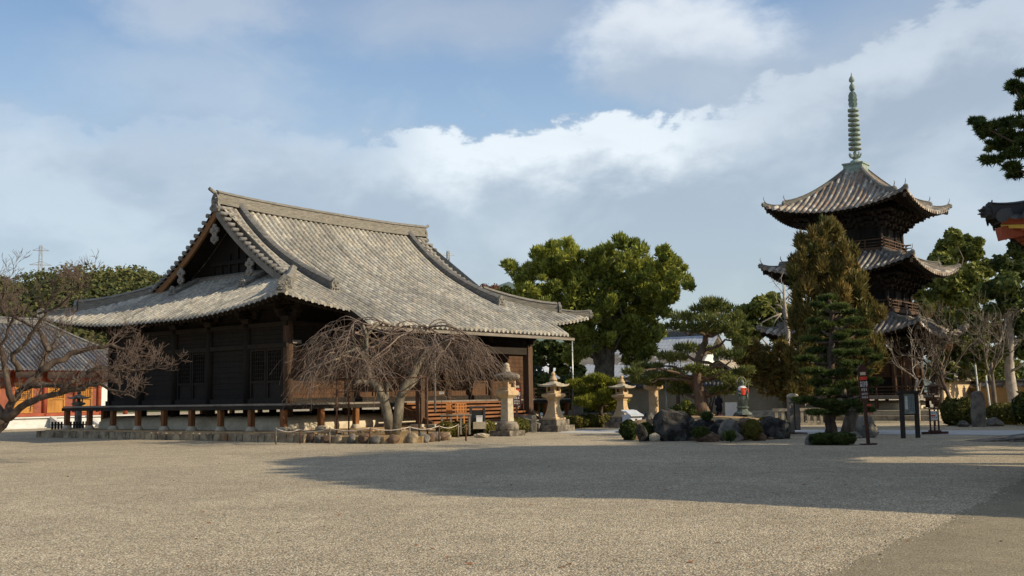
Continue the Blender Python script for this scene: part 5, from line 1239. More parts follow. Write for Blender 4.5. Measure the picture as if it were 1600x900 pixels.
rock('rock', 'flat dark stone on the mound top behind the striped rock', 1128, 668, 22, 12, ROCKD, 13, M1, d=38.5, zb=.4)
rock('rock', 'small grey stone with a pale spot behind the clipped bushes near the blue box', 1018, 660, 14, 14, ROCKG, 14, None, d=40)
rock('boulder', 'tall rounded grey boulder behind the red sign post', 1358, 684, 24, 32, ROCKG, 15, None)
rock('rock', 'low grey rock between the dark trunk and the rounded grey boulder', 1336, 685, 18, 10, ROCKG, 16, None)
rock('rock', 'round grey stone at the left end of the low clipped hedge', 1266, 695, 16, 13, ROCKG, 17, None)
rock('rock', 'brown rounded rock standing on the bed left of the weeping cherry', 561, 676, 26, 22, ROCKB, 18, None, yq=.8)
rock('rock', 'small pale stone on the bed below the brown rounded rock', 538, 684, 18, 9, STONE, 19, None)
rock('rock', 'brown rock right of the weeping cherry trunk', 624, 681, 18, 9, ROCKB, 20, None)
rock('rock', 'low mossy rock right of the tall standing stone', 1556, 666, 24, 12, ROCKG, 21, None)
rock('rock', 'low grey rock left of the tall standing stone', 1508, 667, 16, 8, ROCKG, 22, None)
rock('rock', 'pale low stone under the clipped hedge left of the round based lantern', 752, 684, 24, 6, STONE, 23, None)
for i_, (x_, y_, w_, h_, m_, la) in enumerate(((1080, 689, 22, 26, ROCKD, 'dark jagged rock filling the gap right of the largest boulder'), (1118, 688, 24, 24, ROCKD, 'dark rock between the two blue green grass tufts'), (1004, 688, 16, 20, ROCKD, 'dark rock wedged behind the two clipped bushes at the mound left end'), (1172, 672, 30, 18, ROCKB, 'brown rock behind the largest round clipped bush'), (1148, 676, 22, 16, ROCKD, 'dark rock topping the wall above the low grey rock'), (1205, 690, 12, 7, ROCKB, 'tiny brown stone at the foot of the leaning boulder'))):
    rock('rock', la, x_, y_, w_, h_, m_, 60+i_, M1, d=36.3 if y_ < 680 or w_ < 23 else None)
def bush(name, label, px, by, w, h, n, size, mat, d=None, group=None, box=False, up=.1, cat='bush', zb=0):
    g = G(px, by, zb) if d is None else P(px, by, d); m = g.y/F_; rx, rz = w*m/2, h*m/2
    t = thing(name, label, cat, (g.x, g.y+rx*.7, g.z), 0, group); mb = MB()
    for k in range(4): limb(mb, (0, 0, -.02), (random.uniform(-.5, .5)*rx, random.uniform(-.4, .4)*rx, rz), .03, .01, 3, .1, 0, 4)
    mb.build('stems', BARKD, t)
    leaves('foliage', [(0, 0, rz, rx, rx*.85, rz)], n, size, mat, t, 'leaf', up=up, shell=.88)
    return t
LB = leafmat('clipped_bush_leaf', (.020, .038, .008), (.085, .105, .020))
BG = 'clipped bushes at the garden mound'
bush('round_bush', 'dark clipped bush at the far left end of the mound', 984, 688, 27, 31, 5000, .07, LB, group=BG)
bush('round_bush', 'dark clipped bush between the brown rock and the largest boulder', 1010, 689, 25, 28, 5000, .07, LB, group=BG)
bush('round_bush', 'smallest dark clipped bush in front of the lichen spotted rock', 1097, 686, 27, 19, 4500, .07, LB, d=35.2, group=BG)
bush('round_bush', 'largest round green clipped bush near the leaning boulder', 1178, 686, 28, 30, 6000, .07, LHEDGE, d=35.3, group=BG)
bush('round_bush', 'small yellow green bush peeking over the leaning boulder', 1200, 664, 24, 12, 2500, .08, LHEDGE, d=40)
bush('round_bush', 'dark green low bush behind the pine trunk on the mound', 1082, 656, 26, 16, 3000, .1, LB, d=50)
def tuft(label, px, by, w, h, d, mat):
    g = P(px, by, d); m = d/F_; t = leaves('grass_tuft', [(0, 0, h*m*.35, w*m*.4, w*m*.4, h*m*.3)], 500, h*m*.55, mat, None, 'needle', up=1.6, shell=.1); t.location = g; tag(t, label, 'grass tuft')
tuft('blue green grass tuft on top of the dry mound', 1105, 658, 16, 14, 37.5, LPINED)
tuft('blue green grass tuft in front of the slanting striped rock', 1140, 691, 18, 17, 34.5, LPINED)
def hedge(label, a, b, h, dep_, mat=LHEDGE, cat='hedge', n=9000, size=.085):
    d = b-a; Ln = d.length; rz = math.atan2(d.y, d.x); t = thing('hedge', label, cat, (a+b)/2, rz)
    k = max(2, int(Ln/.45)); cl = [(-Ln/2+(i+.5)*Ln/k, dep_/2+random.uniform(-.03, .03), h*.52, Ln/k*.75, dep_*.55, h*.50*random.uniform(.94, 1.06)) for i in range(k)]
    mb = MB()
    for i in range(k*2): x = -Ln/2+(i+.5)*Ln/k/2; mb.tube([(x, dep_/2, -.02), (x+random.uniform(-.1, .1), dep_/2, h*.7)], [.02, .008], 4)
    mb.build('stems', BARKD, t); leaves('foliage', cl, n//k, size, mat, t, 'leaf', up=.3, shell=.82); return t
hedge('clipped yellow green hedge between the cherry bed and the round based lantern', G(700, 684), G(776, 679.5), .62, .7, n=9000)
hedge('short end of clipped hedge just right of the round based lantern', G(804, 679), G(830, 677), .66, .7, n=5000)
hedge('clipped yellow green hedge between the two flared lanterns', G(886, 670), G(962, 667), .62, .8, n=9000)
hedge('low clipped oval hedge at the foot of the layered conifer', G(1270, 696), G(1330, 696), .36, .75, LB, n=9000, size=.06)
hedge('low yellowish shrubbery left of the tall standing stone', G(1468, 665), G(1505, 666), 1.15, 1.0, LHEDGE, 'shrub', 5000, .13)
hedge('low yellowish shrubbery right of the tall standing stone', G(1540, 662), G(1572, 664), .9, 1.0, LHEDGE, 'shrub', 3500, .13)
hedge('dark green round shrub at the lower right edge', G(1582, 664), G(1612, 666), 1.4, 1.2, LB, 'shrub', 5000, .13)
hedge('low dark shrubs behind the retaining stones right of the flared lantern', G(905, 657), G(985, 654), .9, 1.0, LDK, 'shrub', 6000, .18)
# ================================================================== LANTERNS
def lan_base(n, lab, px, by, rz=RZ, d=None, zb=0):
    g = G(px, by, zb) if d is None else Vector((P(px, by, d).x, d, zb)); return thing(n, lab, 'stone lantern', g, rz, 'stone lanterns on the court'), g.y/F_
def sq(mb, prof, rz=0): mb.lathe([(r*math.sqrt(2), z) for r, z in prof], (0, 0, 0), 4, PI/4+rz)
def cap_roof(mb, w, z0, zt, lift, n=10):
    """square stone cap with upturned corners"""
    vs = []; 
    for j in range(n+1):
        for i in range(n+1):
            u, v = i/n*2-1, j/n*2-1; q = max(abs(u), abs(v)); z = z0+.0+(zt-z0)*(1-q)**1.5+lift*(abs(u*v))**3
            vs.append(Vector((u*w, v*w, z)))
    fs = [(j*(n+1)+i, j*(n+1)+i+1, (j+1)*(n+1)+i+1, (j+1)*(n+1)+i) for j in range(n) for i in range(n)]; mb.add(vs, fs)
    th = .35*(zt-z0); vs2 = [Vector((v.x*.98, v.y*.98, z0-th*.8+lift*(abs(v.x*v.y)/(w*w))**3)) for v in vs]; mb.add(vs2, [f[::-1] for f in fs])
    rim = [i for i in range(n+1)]+[(j*(n+1)+n) for j in range(1, n+1)]+[n*(n+1)+i for i in range(n-1, -1, -1)]+[j*(n+1) for j in range(n-1, 0, -1)]
    o = len(mb.v)-2*len(vs); m = len(vs)
    for a, b in zip(rim, rim[1:]+rim[:1]): mb.f.append((o+a, o+m+a, o+m+b, o+b)); mb.uv.append(None)
def firebox(t, w, z0, z1, mat):
    mb = MB(); h = z1-z0; c = w*.28
    for a in (-1, 1):
        for b in (-1, 1): mb.box((a*(w-c/2), b*(w-c/2), (z0+z1)/2), (c, c, h))
    mb.box((0, 0, z0+h*.14), (2*w-.02, 2*w-.02, h*.28)); mb.box((0, 0, z1-h*.1), (2*w-.02, 2*w-.02, h*.2)); mb.box((0, 0, (z0+z1)/2), (w*.9, w*.9, h)); mb.build('fire_box', mat, t)
t, m = lan_base('stone_lantern', 'tall stone lantern with round dark base and thick mushroom like cap', 793, 681, RZ, None); H = 2.93
mb = MB(); mb.box((0, 0, .11), (1.02, 1.02, .22)); mb.build('base_slab', STONED, t)
mb = MB(); mb.lathe([(.46, .22), (.48, .32), (.46, .45), (.38, .55), (.27, .585)], (0, 0, 0), 24); mb.build('lotus_base', STONED, t, True)
mb = MB(); sq(mb, [(.20, .56), (.185, .70), (.175, 1.40), (.18, 1.53)]); mb.build('shaft', STONE, t)
mb = MB(); sq(mb, [(.20, 1.52), (.34, 1.64), (.345, 1.70), (.345, 1.80), (.28, 1.84)]); mb.build('platform', STONEY, t)
firebox(t, .26, 1.84, 2.24, STONEY)
mb = MB(); mb.lathe([(.30, 2.22), (.50, 2.28), (.56, 2.34), (.56, 2.44), (.48, 2.49), (.28, 2.54), (.16, 2.60)], (0, 0, 0), 8, PI/8); mb.build('cap', STONED, t)
mb = MB(); mb.lathe([(.20, 2.56), (.15, 2.62), (.14, 2.74), (.15, 2.76), (.10, 2.78), (.12, 2.81), (.125, 2.86), (.09, 2.92), (.02, 2.95)], (0, 0, 0), 16); mb.build('jewel', STONE, t, True)
def flared(lab, px, by, s, rz=RZ):
    t, m = lan_base('stone_lantern', lab, px, by, rz)
    mb = MB(); mb.box((0, 0, .14*s), (1.32*s, 1.32*s, .28*s)); mb.build('base_slab', STONED, t)
    mb = MB(); mb.box((0, 0, .40*s), (.98*s, .98*s, .26*s)); mb.build('base_slab', STONED, t)
    mb = MB(); sq(mb, [(a*s, z*s) for a, z in ((.38, .53), (.38, .60), (.33, .63), (.27, .80), (.215, 1.0), (.19, 1.2), (.185, 1.36), (.22, 1.40), (.22, 1.46))]); mb.build('shaft', STONEY, t)
    mb = MB(); sq(mb, [(a*s, z*s) for a, z in ((.24, 1.46), (.36, 1.53), (.385, 1.56), (.385, 1.66), (.30, 1.69))]); mb.build('platform', STONEY, t)
    firebox(t, .235*s, 1.69*s, 2.04*s, STONEY)
    mb = MB(); cap_roof(mb, .52*s, 2.06*s, 2.32*s, .07*s); mb.build('cap', STONE, t, False)
    mb = MB(); mb.lathe([(a*s, z*s) for a, z in ((.17, 2.26), (.17, 2.34), (.11, 2.38), (.12, 2.44), (.07, 2.47), (.085, 2.50), (.10, 2.55), (.08, 2.61), (.02, 2.66))], (0, 0, 0), 14); mb.build('jewel', STONEY, t, True)
flared('cream stone lantern with flared foot and curved pointed cap, right of the tall one', 866, 674, 1.0)
flared('cream flared stone lantern standing behind the pale blue box', 973, 668, .95)
t, m = lan_base('stone_lantern', 'stone lantern with square shaft on rough natural base, half hidden by pine boughs', 1022, 650, RZ, 50, .2)
mb = MB(); rockmesh(mb, (0, 0, .22), 1, 31, (.55, .45, .38)); mb.build('natural_base', STONE, t, True)
mb = MB(); sq(mb, [(.19, .4), (.165, .6), (.16, 1.55)]); mb.build('shaft', STONEY, t)
mb = MB(); sq(mb, [(.18, 1.55), (.33, 1.64), (.33, 1.86), (.26, 1.88)]); mb.build('platform', STONEY, t)
firebox(t, .22, 1.88, 2.30, STONE)
mb = MB(); cap_roof(mb, .52, 2.34, 2.62, .1); mb.build('cap', STONED, t)
mb = MB(); mb.lathe([(.1, 2.58), (.12, 2.68), (.05, 2.8)], (0, 0, 0), 12); mb.build('jewel', STONE, t, True)
t = thing('stone_lantern', 'dark narrow stone lantern behind the left corner of the hall veranda', 'stone lantern', (P(122, 660, 58).x, 58, 0), RZ, 'stone lanterns on the court')
mb = MB(); sq(mb, [(.32, 0), (.32, .25), (.16, .3), (.14, .5), (.13, 1.45)]); mb.build('shaft', STONED, t)
mb = MB(); sq(mb, [(.14, 1.45), (.26, 1.52), (.26, 1.6), (.2, 1.62)]); mb.build('platform', STONED, t); firebox(t, .16, 1.62, 1.86, STONED)
mb = MB(); cap_roof(mb, .42, 1.88, 2.12, .07); mb.build('cap', STONED, t)
mb = MB(); mb.lathe([(.1, 2.08), (.11, 2.16), (.07, 2.28), (.02, 2.36)], (0, 0, 0), 12); mb.build('jewel', STONED, t, True)
# iron lantern on a thin pole
g = Vector((P(1461, 660, 47).x, 47, 0)); t = thing('iron_lantern', 'small dark metal lantern on thin pole above the little notice stand', 'lantern', g, RZ)
mb = MB(); mb.tube([(0, 0, 0), (0, 0, 1.35)], .035, 8); mb.build('pole', IRON, t, True)
mb = MB(); mb.box((0, 0, 1.36), (.34, .34, .05)); mb.build('platform', IRON, t)
mb = MB()
for a in (-.12, .12):
    for b in (-.12, .12): mb.box((a, b, 1.55), (.03, .03, .34))
mb.box((0, 0, 1.55), (.22, .22, .3)); mb.build('lamp_house', IRON, t)
mb = MB(); cap_roof(mb, .30, 1.74, 1.90, .05); mb.build('cap', IRON, t)
mb = MB(); mb.lathe([(.03, 1.88), (.05, 1.95), (.02, 2.05)], (0, 0, 0), 8); mb.build('finial', IRON, t, True)

# ================================================================== SIGNS AND BOARDS
def strokes(mb, cx, cz, w, h, y, pat, th=.16, ln=.004):
    """simple brush-stroke glyphs: pat = list of (x0,z0,x1,z1) in a unit box"""
    for (x0, z0, x1, z1) in pat:
        a = Vector((cx+(x0-.5)*w, y, cz+(z0-.5)*h)); b = Vector((cx+(x1-.5)*w, y, cz+(z1-.5)*h)); mb.beam(a, b, ln, th*min(w, h), up=Vector((0, 0, 1)) if abs(x1-x0) >= abs(z1-z0) else Vector((1, 0, 0)))
KA = [(.1, .85, .9, .85), (.5, 1, .5, .1), (.15, .5, .85, .5), (.5, .5, .1, .05), (.5, .5, .9, .05)]
KB = [(.1, .9, .9, .9), (.1, .9, .1, .1), (.9, .9, .9, .1), (.1, .5, .9, .5), (.1, .1, .9, .1)]
KC = [(.05, .75, .95, .75), (.3, 1, .3, .4), (.7, 1, .7, .4), (.1, .4, .9, .4), (.5, .4, .5, 0), (.15, .15, .85, .15)]
KD = [(.5, 1, .1, .55), (.5, 1, .9, .55), (.25, .55, .75, .55), (.5, .55, .5, 0), (.1, .25, .9, .25), (.1, 0, .9, 0)]
def sign_post(label, px, by, d=None, tilt=0, post_h=1.30, face=0, w=.14):
    k = w/.25
    g = G(px, by) if d is None else Vector((P(px, by, d).x, d, 0))
    t = thing('sign_post', label, 'sign post', g, face)
    mb = MB(); mb.box((0, 0, .02), (.42, .3, .04)); mb.build('foot_plate', BROWNP, t)
    mb = MB(); mb.box((0, 0, post_h/2+.2), (.085, .075, post_h+.4)); mb.build('post', BROWNP, t)
    z0, z1 = post_h, post_h+.92; mb = MB(); mb.slab([Vector((x, -.055, z)) for x, z in ((-w, z0), (w, z0), (w, z1), (w+.05, z1-.02), (0, z1+.2), (-w-.05, z1-.02), (-w, z1))], (0, .045, 0)); bd = mb.build('board', BROWNP, t)
    mb = MB(); mb.box((0, -.060, z1-.11), (.30*k, .006, .09)); mb.build('cream_band', mott('cream_paint', (.6, .5, .35), (.66, .56, .4), 3, .6, 0), bd)
    mb = MB(); mb.box((0, -.060, z1-.25), (.40*k, .006, .10)); mb.build('red_band', REDC, bd)
    mb = MB()
    for i, pt in enumerate((KA, KB, KC)): strokes(mb, (-.15+.15*i)*k, z1-.42, .12*k, .17, -.061, pt, .2)
    for i, pt in enumerate((KB, KD, KA)): strokes(mb, (-.11+.11*i)*k, z1-.58, .08*k, .09, -.061, pt, .2)
    mb.build('lettering', WHITEC, bd)
    mb = MB()
    for r in range(2):
        for i in range(4): strokes(mb, (-.13+.085*i)*k, z1-.71-.10*r, .06*k, .06, -.061, (KA, KB, KC, KD)[(i+r) % 4], .2)
    mb.build('small_lettering', WHITEC, bd)
    if tilt: t.rotation_euler.y = tilt
    return t
sign_post('reddish brown arrow topped sign post with white characters beside the layered conifer', 1357, 695, tilt=-.045, post_h=1.29, face=.1)
sign_post('reddish brown arrow topped sign partly hidden behind the tall stone lantern', 808, 676, 45.5, 0, 1.18, .1, .19)
# black two-legged notice board
g = G(1423, 684.5); t = thing('notice_board', 'black two legged notice board with glazed case right of the sign post', 'notice board', g, .35)
for x in (-.30, .30): mb = MB(); mb.box((x, 0, .78), (.115, .11, 1.56)); mb.build('leg', BLACKM, t)
mb = MB(); mb.box((0, 0, 1.52), (.86, .2, .07)); mb.build('top_rail', BLACKM, t)
mb = MB(); mb.box((0, .03, 1.13), (.50, .09, .74)); mb.build('case', BLACKM, t)
mb = MB(); mb.box((0, -.022, 1.13), (.44, .01, .66)); mb.build('glass', GLASSY, t)
mb = MB(); mb.box((-.13, -.030, 1.17), (.10, .005, .44)); mb.build('paper', PAPER, t)
mb = MB(); mb.box((.08, -.030, 1.11), (.20, .005, .55)); mb.build('paper', mott('blue_paper', (.20, .27, .29), (.26, .33, .35), 5, .7, 0), t)
mb = MB()
for i in range(3):
    for j in range(7): strokes(mb, .02+.06*i, 1.33-.07*j, .04, .05, -.035, (KA, KB, KC, KD)[(i*2+j) % 4], .15, .002)
mb.build('lettering', BLACKM, t)
# little notice on a low stand
g = G(1461, 678.5); t = thing('notice_stand', 'small brown stand with white notice under the iron lantern', 'notice stand', g, .1)
mb = MB(); mb.box((0, 0, .05), (.96, .12, .09)); mb.build('foot', BROWNP, t)
mb = MB(); mb.box((0, 0, .11), (.34, .3, .06)); mb.build('foot', BROWNP, t)
for x in (-.155, 0, .155): mb = MB(); mb.box((x, 0, .5 if x else .28), (.045, .05, .80 if x else .36)); mb.build('leg', BROWNP, t)
mb = MB(); mb.box((0, 0, .90), (.40, .06, .04)); mb.build('top_rail', BROWNP, t)
mb = MB(); mb.box((0, .0, .67), (.27, .03, .32)); mb.build('notice', PAPER, t)
mb = MB(); mb.box((-.04, -.019, .66), (.16, .004, .05)); mb.build('red_arrow', REDC, t)
mb = MB()
for j in range(2):
    for i in range(3): strokes(mb, -.07+.08*i, .76-.16*j, .05, .04, -.018, (KB, KA, KD)[(i+j) % 3], .15, .002)
mb.build('lettering', BLACKM, t)
# two orange boards in front of the steps
def orange(label, px, by, d, w, h, z0, legs, pats):
    g = P(px, by, d); t = thing('wooden_sign', label, 'sign', (g.x, d, .35), .15)
    for x in legs: mb = MB(); mb.box((x, .02, z0*.5+.1), (.05, .04, z0+.2)); mb.build('leg', ORSIGN, t)
    mb = MB(); mb.box((0, 0, z0+h/2), (w, .035, h)); mb.build('board', ORSIGN, t); mb = MB()
    nx, nz = pats
    for i in range(nx):
        for j in range(nz): strokes(mb, -w/2+w*(i+.5)/nx, z0+h-(j+.5)*h/nz, w/nx*.5, h/nz*.6, -.021, (KA, KB, KC, KD)[(i*3+j) % 4], .16, .003)
    mb.build('lettering', BLACKM, t)
orange('upright orange wooden board with vertical writing before the hall steps', 702, 660, 43.6, .25, .62, .42, (-.08, .08), (3, 8))
orange('wider orange wooden board on two legs right of the upright one', 720, 660, 43.4, .46, .37, .62, (-.14, .14), (4, 3))
# bench and grey stand
g = P(712, 655, 43); t = thing('bench', 'long low wooden bench below the two orange boards', 'bench', (g.x, 43, .1), .12)
mb = MB(); mb.box((0, 0, .78), (1.25, .3, .05)); mb.build('seat', GREYW, t)
for x in (-.55, -.2, .2, .55): mb = MB(); mb.box((x, 0, .38), (.07, .22, .76)); mb.build('leg', GREYW, t)
g = P(746, 655, 44); t = thing('offering_table', 'grey wooden table with white box on it right of the orange boards', 'table', (g.x, 44, .1), .12)
mb = MB(); mb.box((0, 0, 1.08), (.62, .4, .05)); mb.build('table_top', GREYW, t)
for x in (-.27, .27): mb = MB(); mb.box((x, 0, .53), (.08, .34, 1.06)); mb.build('leg', GREYW, t)
mb = MB(); mb.box((0, .1, .7), (.46, .04, .5)); mb.build('back_panel', GREYW, t)
g = P(749, 655, 43.5); mb = MB(); mb.box((0, 0, .11), (.24, .2, .22)); mb.box((0, 0, .235), (.27, .23, .03)); o = mb.build('white_box', WHITEC, None, loc=(g.x, 43.5, .58)); tag(o, 'small white box in front of the grey table', 'box'); mb = MB(); mb.box((g.x, 43.5, .44), (.5, .35, .28)); o = mb.build('stone_block', STONE); tag(o, 'low stone block carrying the small white box', 'block'); 
o.location.z = 0
# pale blue box
g = Vector((P(988, 664, 47).x, 47, 0)); t = thing('donation_box', 'pale blue metal box with sloping lid behind the dark clipped bushes', 'box', g, RZ-.35)
mb = MB(); mb.prism([(-.32, -.28), (.32, -.28), (.32, .28), (-.32, .28)], .12, .72); mb.slab([Vector((-.32, -.28, .72)), Vector((.32, -.28, .72)), Vector((.32, .1, .90)), Vector((-.32, .1, .90))], (0, .002, -.01)); bdy = mb.build('body', BLUEW, t)
mb = MB(); mb.slab([Vector((-.36, -.36, .70)), Vector((-.36, .32, .92)), Vector((-.36, .32, .86)), Vector((-.36, -.36, .64))], (.72, 0, 0)); mb.build('lid', BLUEW, t)
mb = MB(); mb.box((0, -.33, .63), (.72, .05, .03)); mb.build('lid_edge', BLACKM, t)
mb = MB(); mb.box((0, -.285, .48), (.10, .02, .11)); mb.build('lock_plate', IRON, t)
for a in (-.25, .25): mb = MB(); mb.box((a, 0, .06), (.06, .5, .13)); mb.build('leg', METAL, t)
# thin metal pole among the pines
g = Vector((P(1042, 655, 49).x, 49, .3)); mb = MB(); mb.tube([(0, 0, 0), (0, 0, 1.9)], .035, 8); o = mb.build('metal_pole', METAL, None, True, loc=g); tag(o, 'thin grey metal pole right of the half hidden lantern', 'pole')
# round topped pillar of two slabs
g = G(1241, 677.5); t = thing('stone_pillar', 'weathered pillar of two upright slabs under round cap left of the layered conifer', 'pillar', g, .15)
mb = MB(); mb.box((0, 0, .02), (.80, .62, .04)); mb.build('iron_base', IRON, t)
for x in (-.1, .115): mb = MB(); mb.box((x, .02 if x < 0 else -.02, .72), (.17, .26, 1.36 if x < 0 else 1.18)); mb.build('slab', GREYW, t)
mb = MB(); mb.lathe([(.20, 1.36), (.23, 1.40), (.22, 1.47), (.12, 1.52), (.02, 1.53)], (0, 0, 0), 16); mb.build('round_cap', STONE, t, True)
def stele(label, px, by, w, h, mat, seed, d=None, cat='standing stone', zb=0, rz=0, th=.35):
    g = G(px, by, zb) if d is None else Vector((P(px, by, d).x, d, zb)); m = g.y/F_; W_, Hh = w*m/2, h*m; rs = random.Random(seed)
    out = [(-W_, -.05), (W_, -.05), (W_*1.02, Hh*.3), (W_*.97, Hh*.7), (W_*.85, Hh*.92), (W_*.4, Hh*1.0), (-W_*.35, Hh*.99), (-W_*.88, Hh*.93), (-W_*1.0, Hh*.6), (-W_*1.03, Hh*.3)]
    out = [(x*(1+rs.uniform(-.05, .05)), z*(1+rs.uniform(-.015, .015))) for x, z in out]
    mb = MB(); mb.slab([Vector((x, -W_*th, z)) for x, z in out], (0, W_*2*th, 0)); o = mb.build('standing_stone', mat, None, loc=g, rz=rz); tag(o, label, cat)
    bv = o.modifiers.new('soft_edges', 'BEVEL'); bv.width = W_*.15; bv.segments = 2; return o
stele('tall engraved standing stone in front of the cream wall', 1530, 667, 22, 56, ROCKG, 1, rz=.2)
stele('grey standing slab behind the stone balustrade', 1252, 660, 13, 56, ROCKG, 2, 56)
stele('rough natural stone monument left of the low yellow green pine', 902, 654, 19, 42, ROCKG, 3, 57)
stele('small leaning monument stone beside the rough natural one', 893, 654, 12, 24, ROCKG, 4, 56.5)
stele('squat stone post between the tall and the flared stone lantern', 834, 668, 9, 27, ROCKG, 5, 47, 'stone post')
t = thing('stone_basin', 'slanting pale stone steps with low side slab left of the flared lantern', 'stone steps', (P(847, 664, 48).x, 48, 0), RZ)
for i in range(3): mb = MB(); mb.box((.1, .2+.35*i, .1+.13*i), (.9, .36, .2+.26*i)); mb.build('step', STONE, t)
mb = MB(); mb.slab([Vector((-.45, -.15, 0)), Vector((-.45, -.15, .35)), Vector((-.45, 1.2, .80)), Vector((-.45, 1.2, 0))], (.18, 0, 0)); mb.build('side_slab', STONED, t)
t = thing('retaining_wall', 'low rough stone retaining wall behind the hedge between the flared lanterns', 'wall', (P(930, 655, 58).x, 58, 0), 0); mb = MB(); rs = random.Random(4)
for r in range(3):
    x = -2.2
    while x < 3.2: w = rs.uniform(.22, .45); mb.box((x+w/2, rs.uniform(-.03, .03), .12+.2*r), (w-.03, .4, .19), 0, .92); x += w
mb.build('stones', ROCKG, t)
# slab on the ground at the right edge
t = thing('stone_ramp', 'low dark edged slab of paving rising at the right edge', 'paving slab', G(1575, 688), .2)
mb = MB(); mb.slab([Vector((-1.3, -.55, .006)), Vector((1.4, -.75, .20)), Vector((1.4, .65, .20)), Vector((-1.1, .55, .01))], (0, 0, -.006)); mb.add([Vector(v) for v in ((-1.3, -.55, 0), (1.4, -.75, 0), (1.4, -.75, .19), (-1.3, -.55, .0))], [(0, 1, 2)]); mb.build('slab', STONED, t)
mb = MB(); mb.slab([Vector((-.7, -.95, .01)), Vector((1.4, -1.15, .10)), Vector((1.4, -.78, .10)), Vector((-.4, -.68, .012))], (0, 0, -.01)); mb.build('lower_slab', STONED, t)
# red capped little figure
g = Vector((P(1359, 660, 47).x, 47, 0)); t = thing('stone_figure', 'tiny stone figure with red cap and pink bib behind the red sign post', 'statue', g, 0)
mb = MB(); mb.box((0, 0, .2), (.3, .3, .4)); mb.build('pedestal', STONE, t)
mb = MB(); mb.lathe([(.11, .4), (.12, .55), (.09, .72), (.05, .76), (.085, .84), (.06, .94)], (0, 0, 0), 12); mb.build('body', STONE, t, True)
mb = MB(); mb.lathe([(.09, .88), (.095, .93), (.06, 1.0), (.02, 1.02)], (0, 0, 0), 12); mb.build('red_cap', REDC, t, True)
mb = MB(); mb.slab([Vector((x, -.13, z)) for x, z in ((-.07, .56), (.07, .56), (.09, .74), (-.09, .74))], (0, .03, 0)); mb.build('bib', mott('pink_cloth', (.55, .12, .12), (.62, .16, .15), 3, .9, 0), t)
# white panel beside the statue
g = Vector((P(1143, 655, 54).x, 54, 0)); t = thing('blank_board', 'blank white board standing left of the bronze statue', 'board', g, .1)
mb = MB(); mb.box((0, 0, .70), (.62, .04, .82)); mb.build('board', WHITEC, t)
for x in (-.26, .26): mb = MB(); mb.box((x, .03, .35), (.05, .05, .7)); mb.build('leg', GREYW, t)
# white props right
for px_, lab in ((1533, 'pale slanting prop pole left of the grey trunk, the shorter one'), (1549, 'pale slanting prop pole beside the grey trunk, the longer one')):
    g = P(px_, 650, 58); mb = MB(); mb.tube([(0, 0, 0), (-.12, .1, 2.9 if px_ < 1540 else 2.3)], .05, 8); o = mb.build('prop_pole', PAPER, None, True, loc=(g.x, 58, 0)); tag(o, lab, 'pole')
# ---- bronze statue with red bib
g = Vector((P(1161, 650, 46).x, 46, .55)); t = thing('bronze_statue', 'green bronze standing monk statue with halo, red bib and staff on stepped pedestal', 'statue', g, .1)
mb = MB(); rockmesh(mb, (0, 0, -.05), 1, 44, (.62, .5, .25)); mb.build('rock_base', ROCKD, t, True)
mb = MB(); mb.lathe([(.40, .10), (.36, .18), (.24, .26), (.20, .34), (.26, .38), (.27, .42), (.20, .45)], (0, 0, 0), 8, PI/8); mb.build('pedestal', BRONZE, t)
mb = MB(); mb.lathe([(.19, .44), (.20, .50), (.185, .75), (.175, 1.0), (.19, 1.15), (.17, 1.26), (.07, 1.32), (.055, 1.36), (.085, 1.40), (.098, 1.47), (.085, 1.54), (.04, 1.58), (.01, 1.59)], (0, 0, 0), 20, 0, 1, .72)
for s_ in (-1, 1):
    mb.tube([(s_*.16, 0, 1.22), (s_*.22, -.05, 1.02), (s_*.13, -.17, .98)], [.06, .065, .04], 8); mb.tube([(s_*.17, -.08, 1.02), (s_*.19, -.06, .80), (s_*.18, -.03, .62)], [.05, .06, .03], 6)
    mb.tube([(s_*.09, 0, 1.47), (s_*.10, .0, 1.42)], [.018, .022], 5)
mb.tube([(0, -.072, 1.50), (0, -.10, 1.46)], [.008, .016], 5)
for i in range(9): a = -PI*.5+(i-4)*.33; mb.tube([(.17*math.cos(a), .13*math.sin(a), 1.0), (.195*math.cos(a), .145*math.sin(a), .50)], [.012, .02], 4)
mb.build('figure', BRONZE, t, True)
mb = MB(); vs = [Vector((.20*math.cos(2*PI*i/28), .07, 1.50+.20*math.sin(2*PI*i/28))) for i in range(29)]; mb.tube(vs, .022, 6); mb.build('halo', GREYW, t, True)
mb = MB(); mb.tube([(.22, -.17, .46), (.22, -.17, 1.48)], .012, 6); vs = [Vector((.22+.05*math.cos(2*PI*i/12), -.17, 1.53+.05*math.sin(2*PI*i/12))) for i in range(13)]; mb.tube(vs, .010, 5); mb.build('staff', BRONZE, t, True)
mb = MB(); mb.lathe([(.17, 1.13), (.19, 1.17), (.16, 1.27), (.07, 1.33)], (0, -.01, 0), 16, 0, 1.08, .85); mb.build('white_collar', WHITEC, t, True)
mb = MB(); mb.grid(lambda u, v: Vector(((u-.5)*.24*(1-.35*v), -.165-.02*math.sin(PI*u), 1.24-.30*v)), 6, 6); mb.build('red_bib', REDC, t, True)
mb = MB(); mb.tube([(.10, -.16, 1.22), (.19, -.17, 1.16), (.21, -.17, 1.02)], [.03, .035, .02], 6); mb.build('red_ribbon', REDC, t, True)
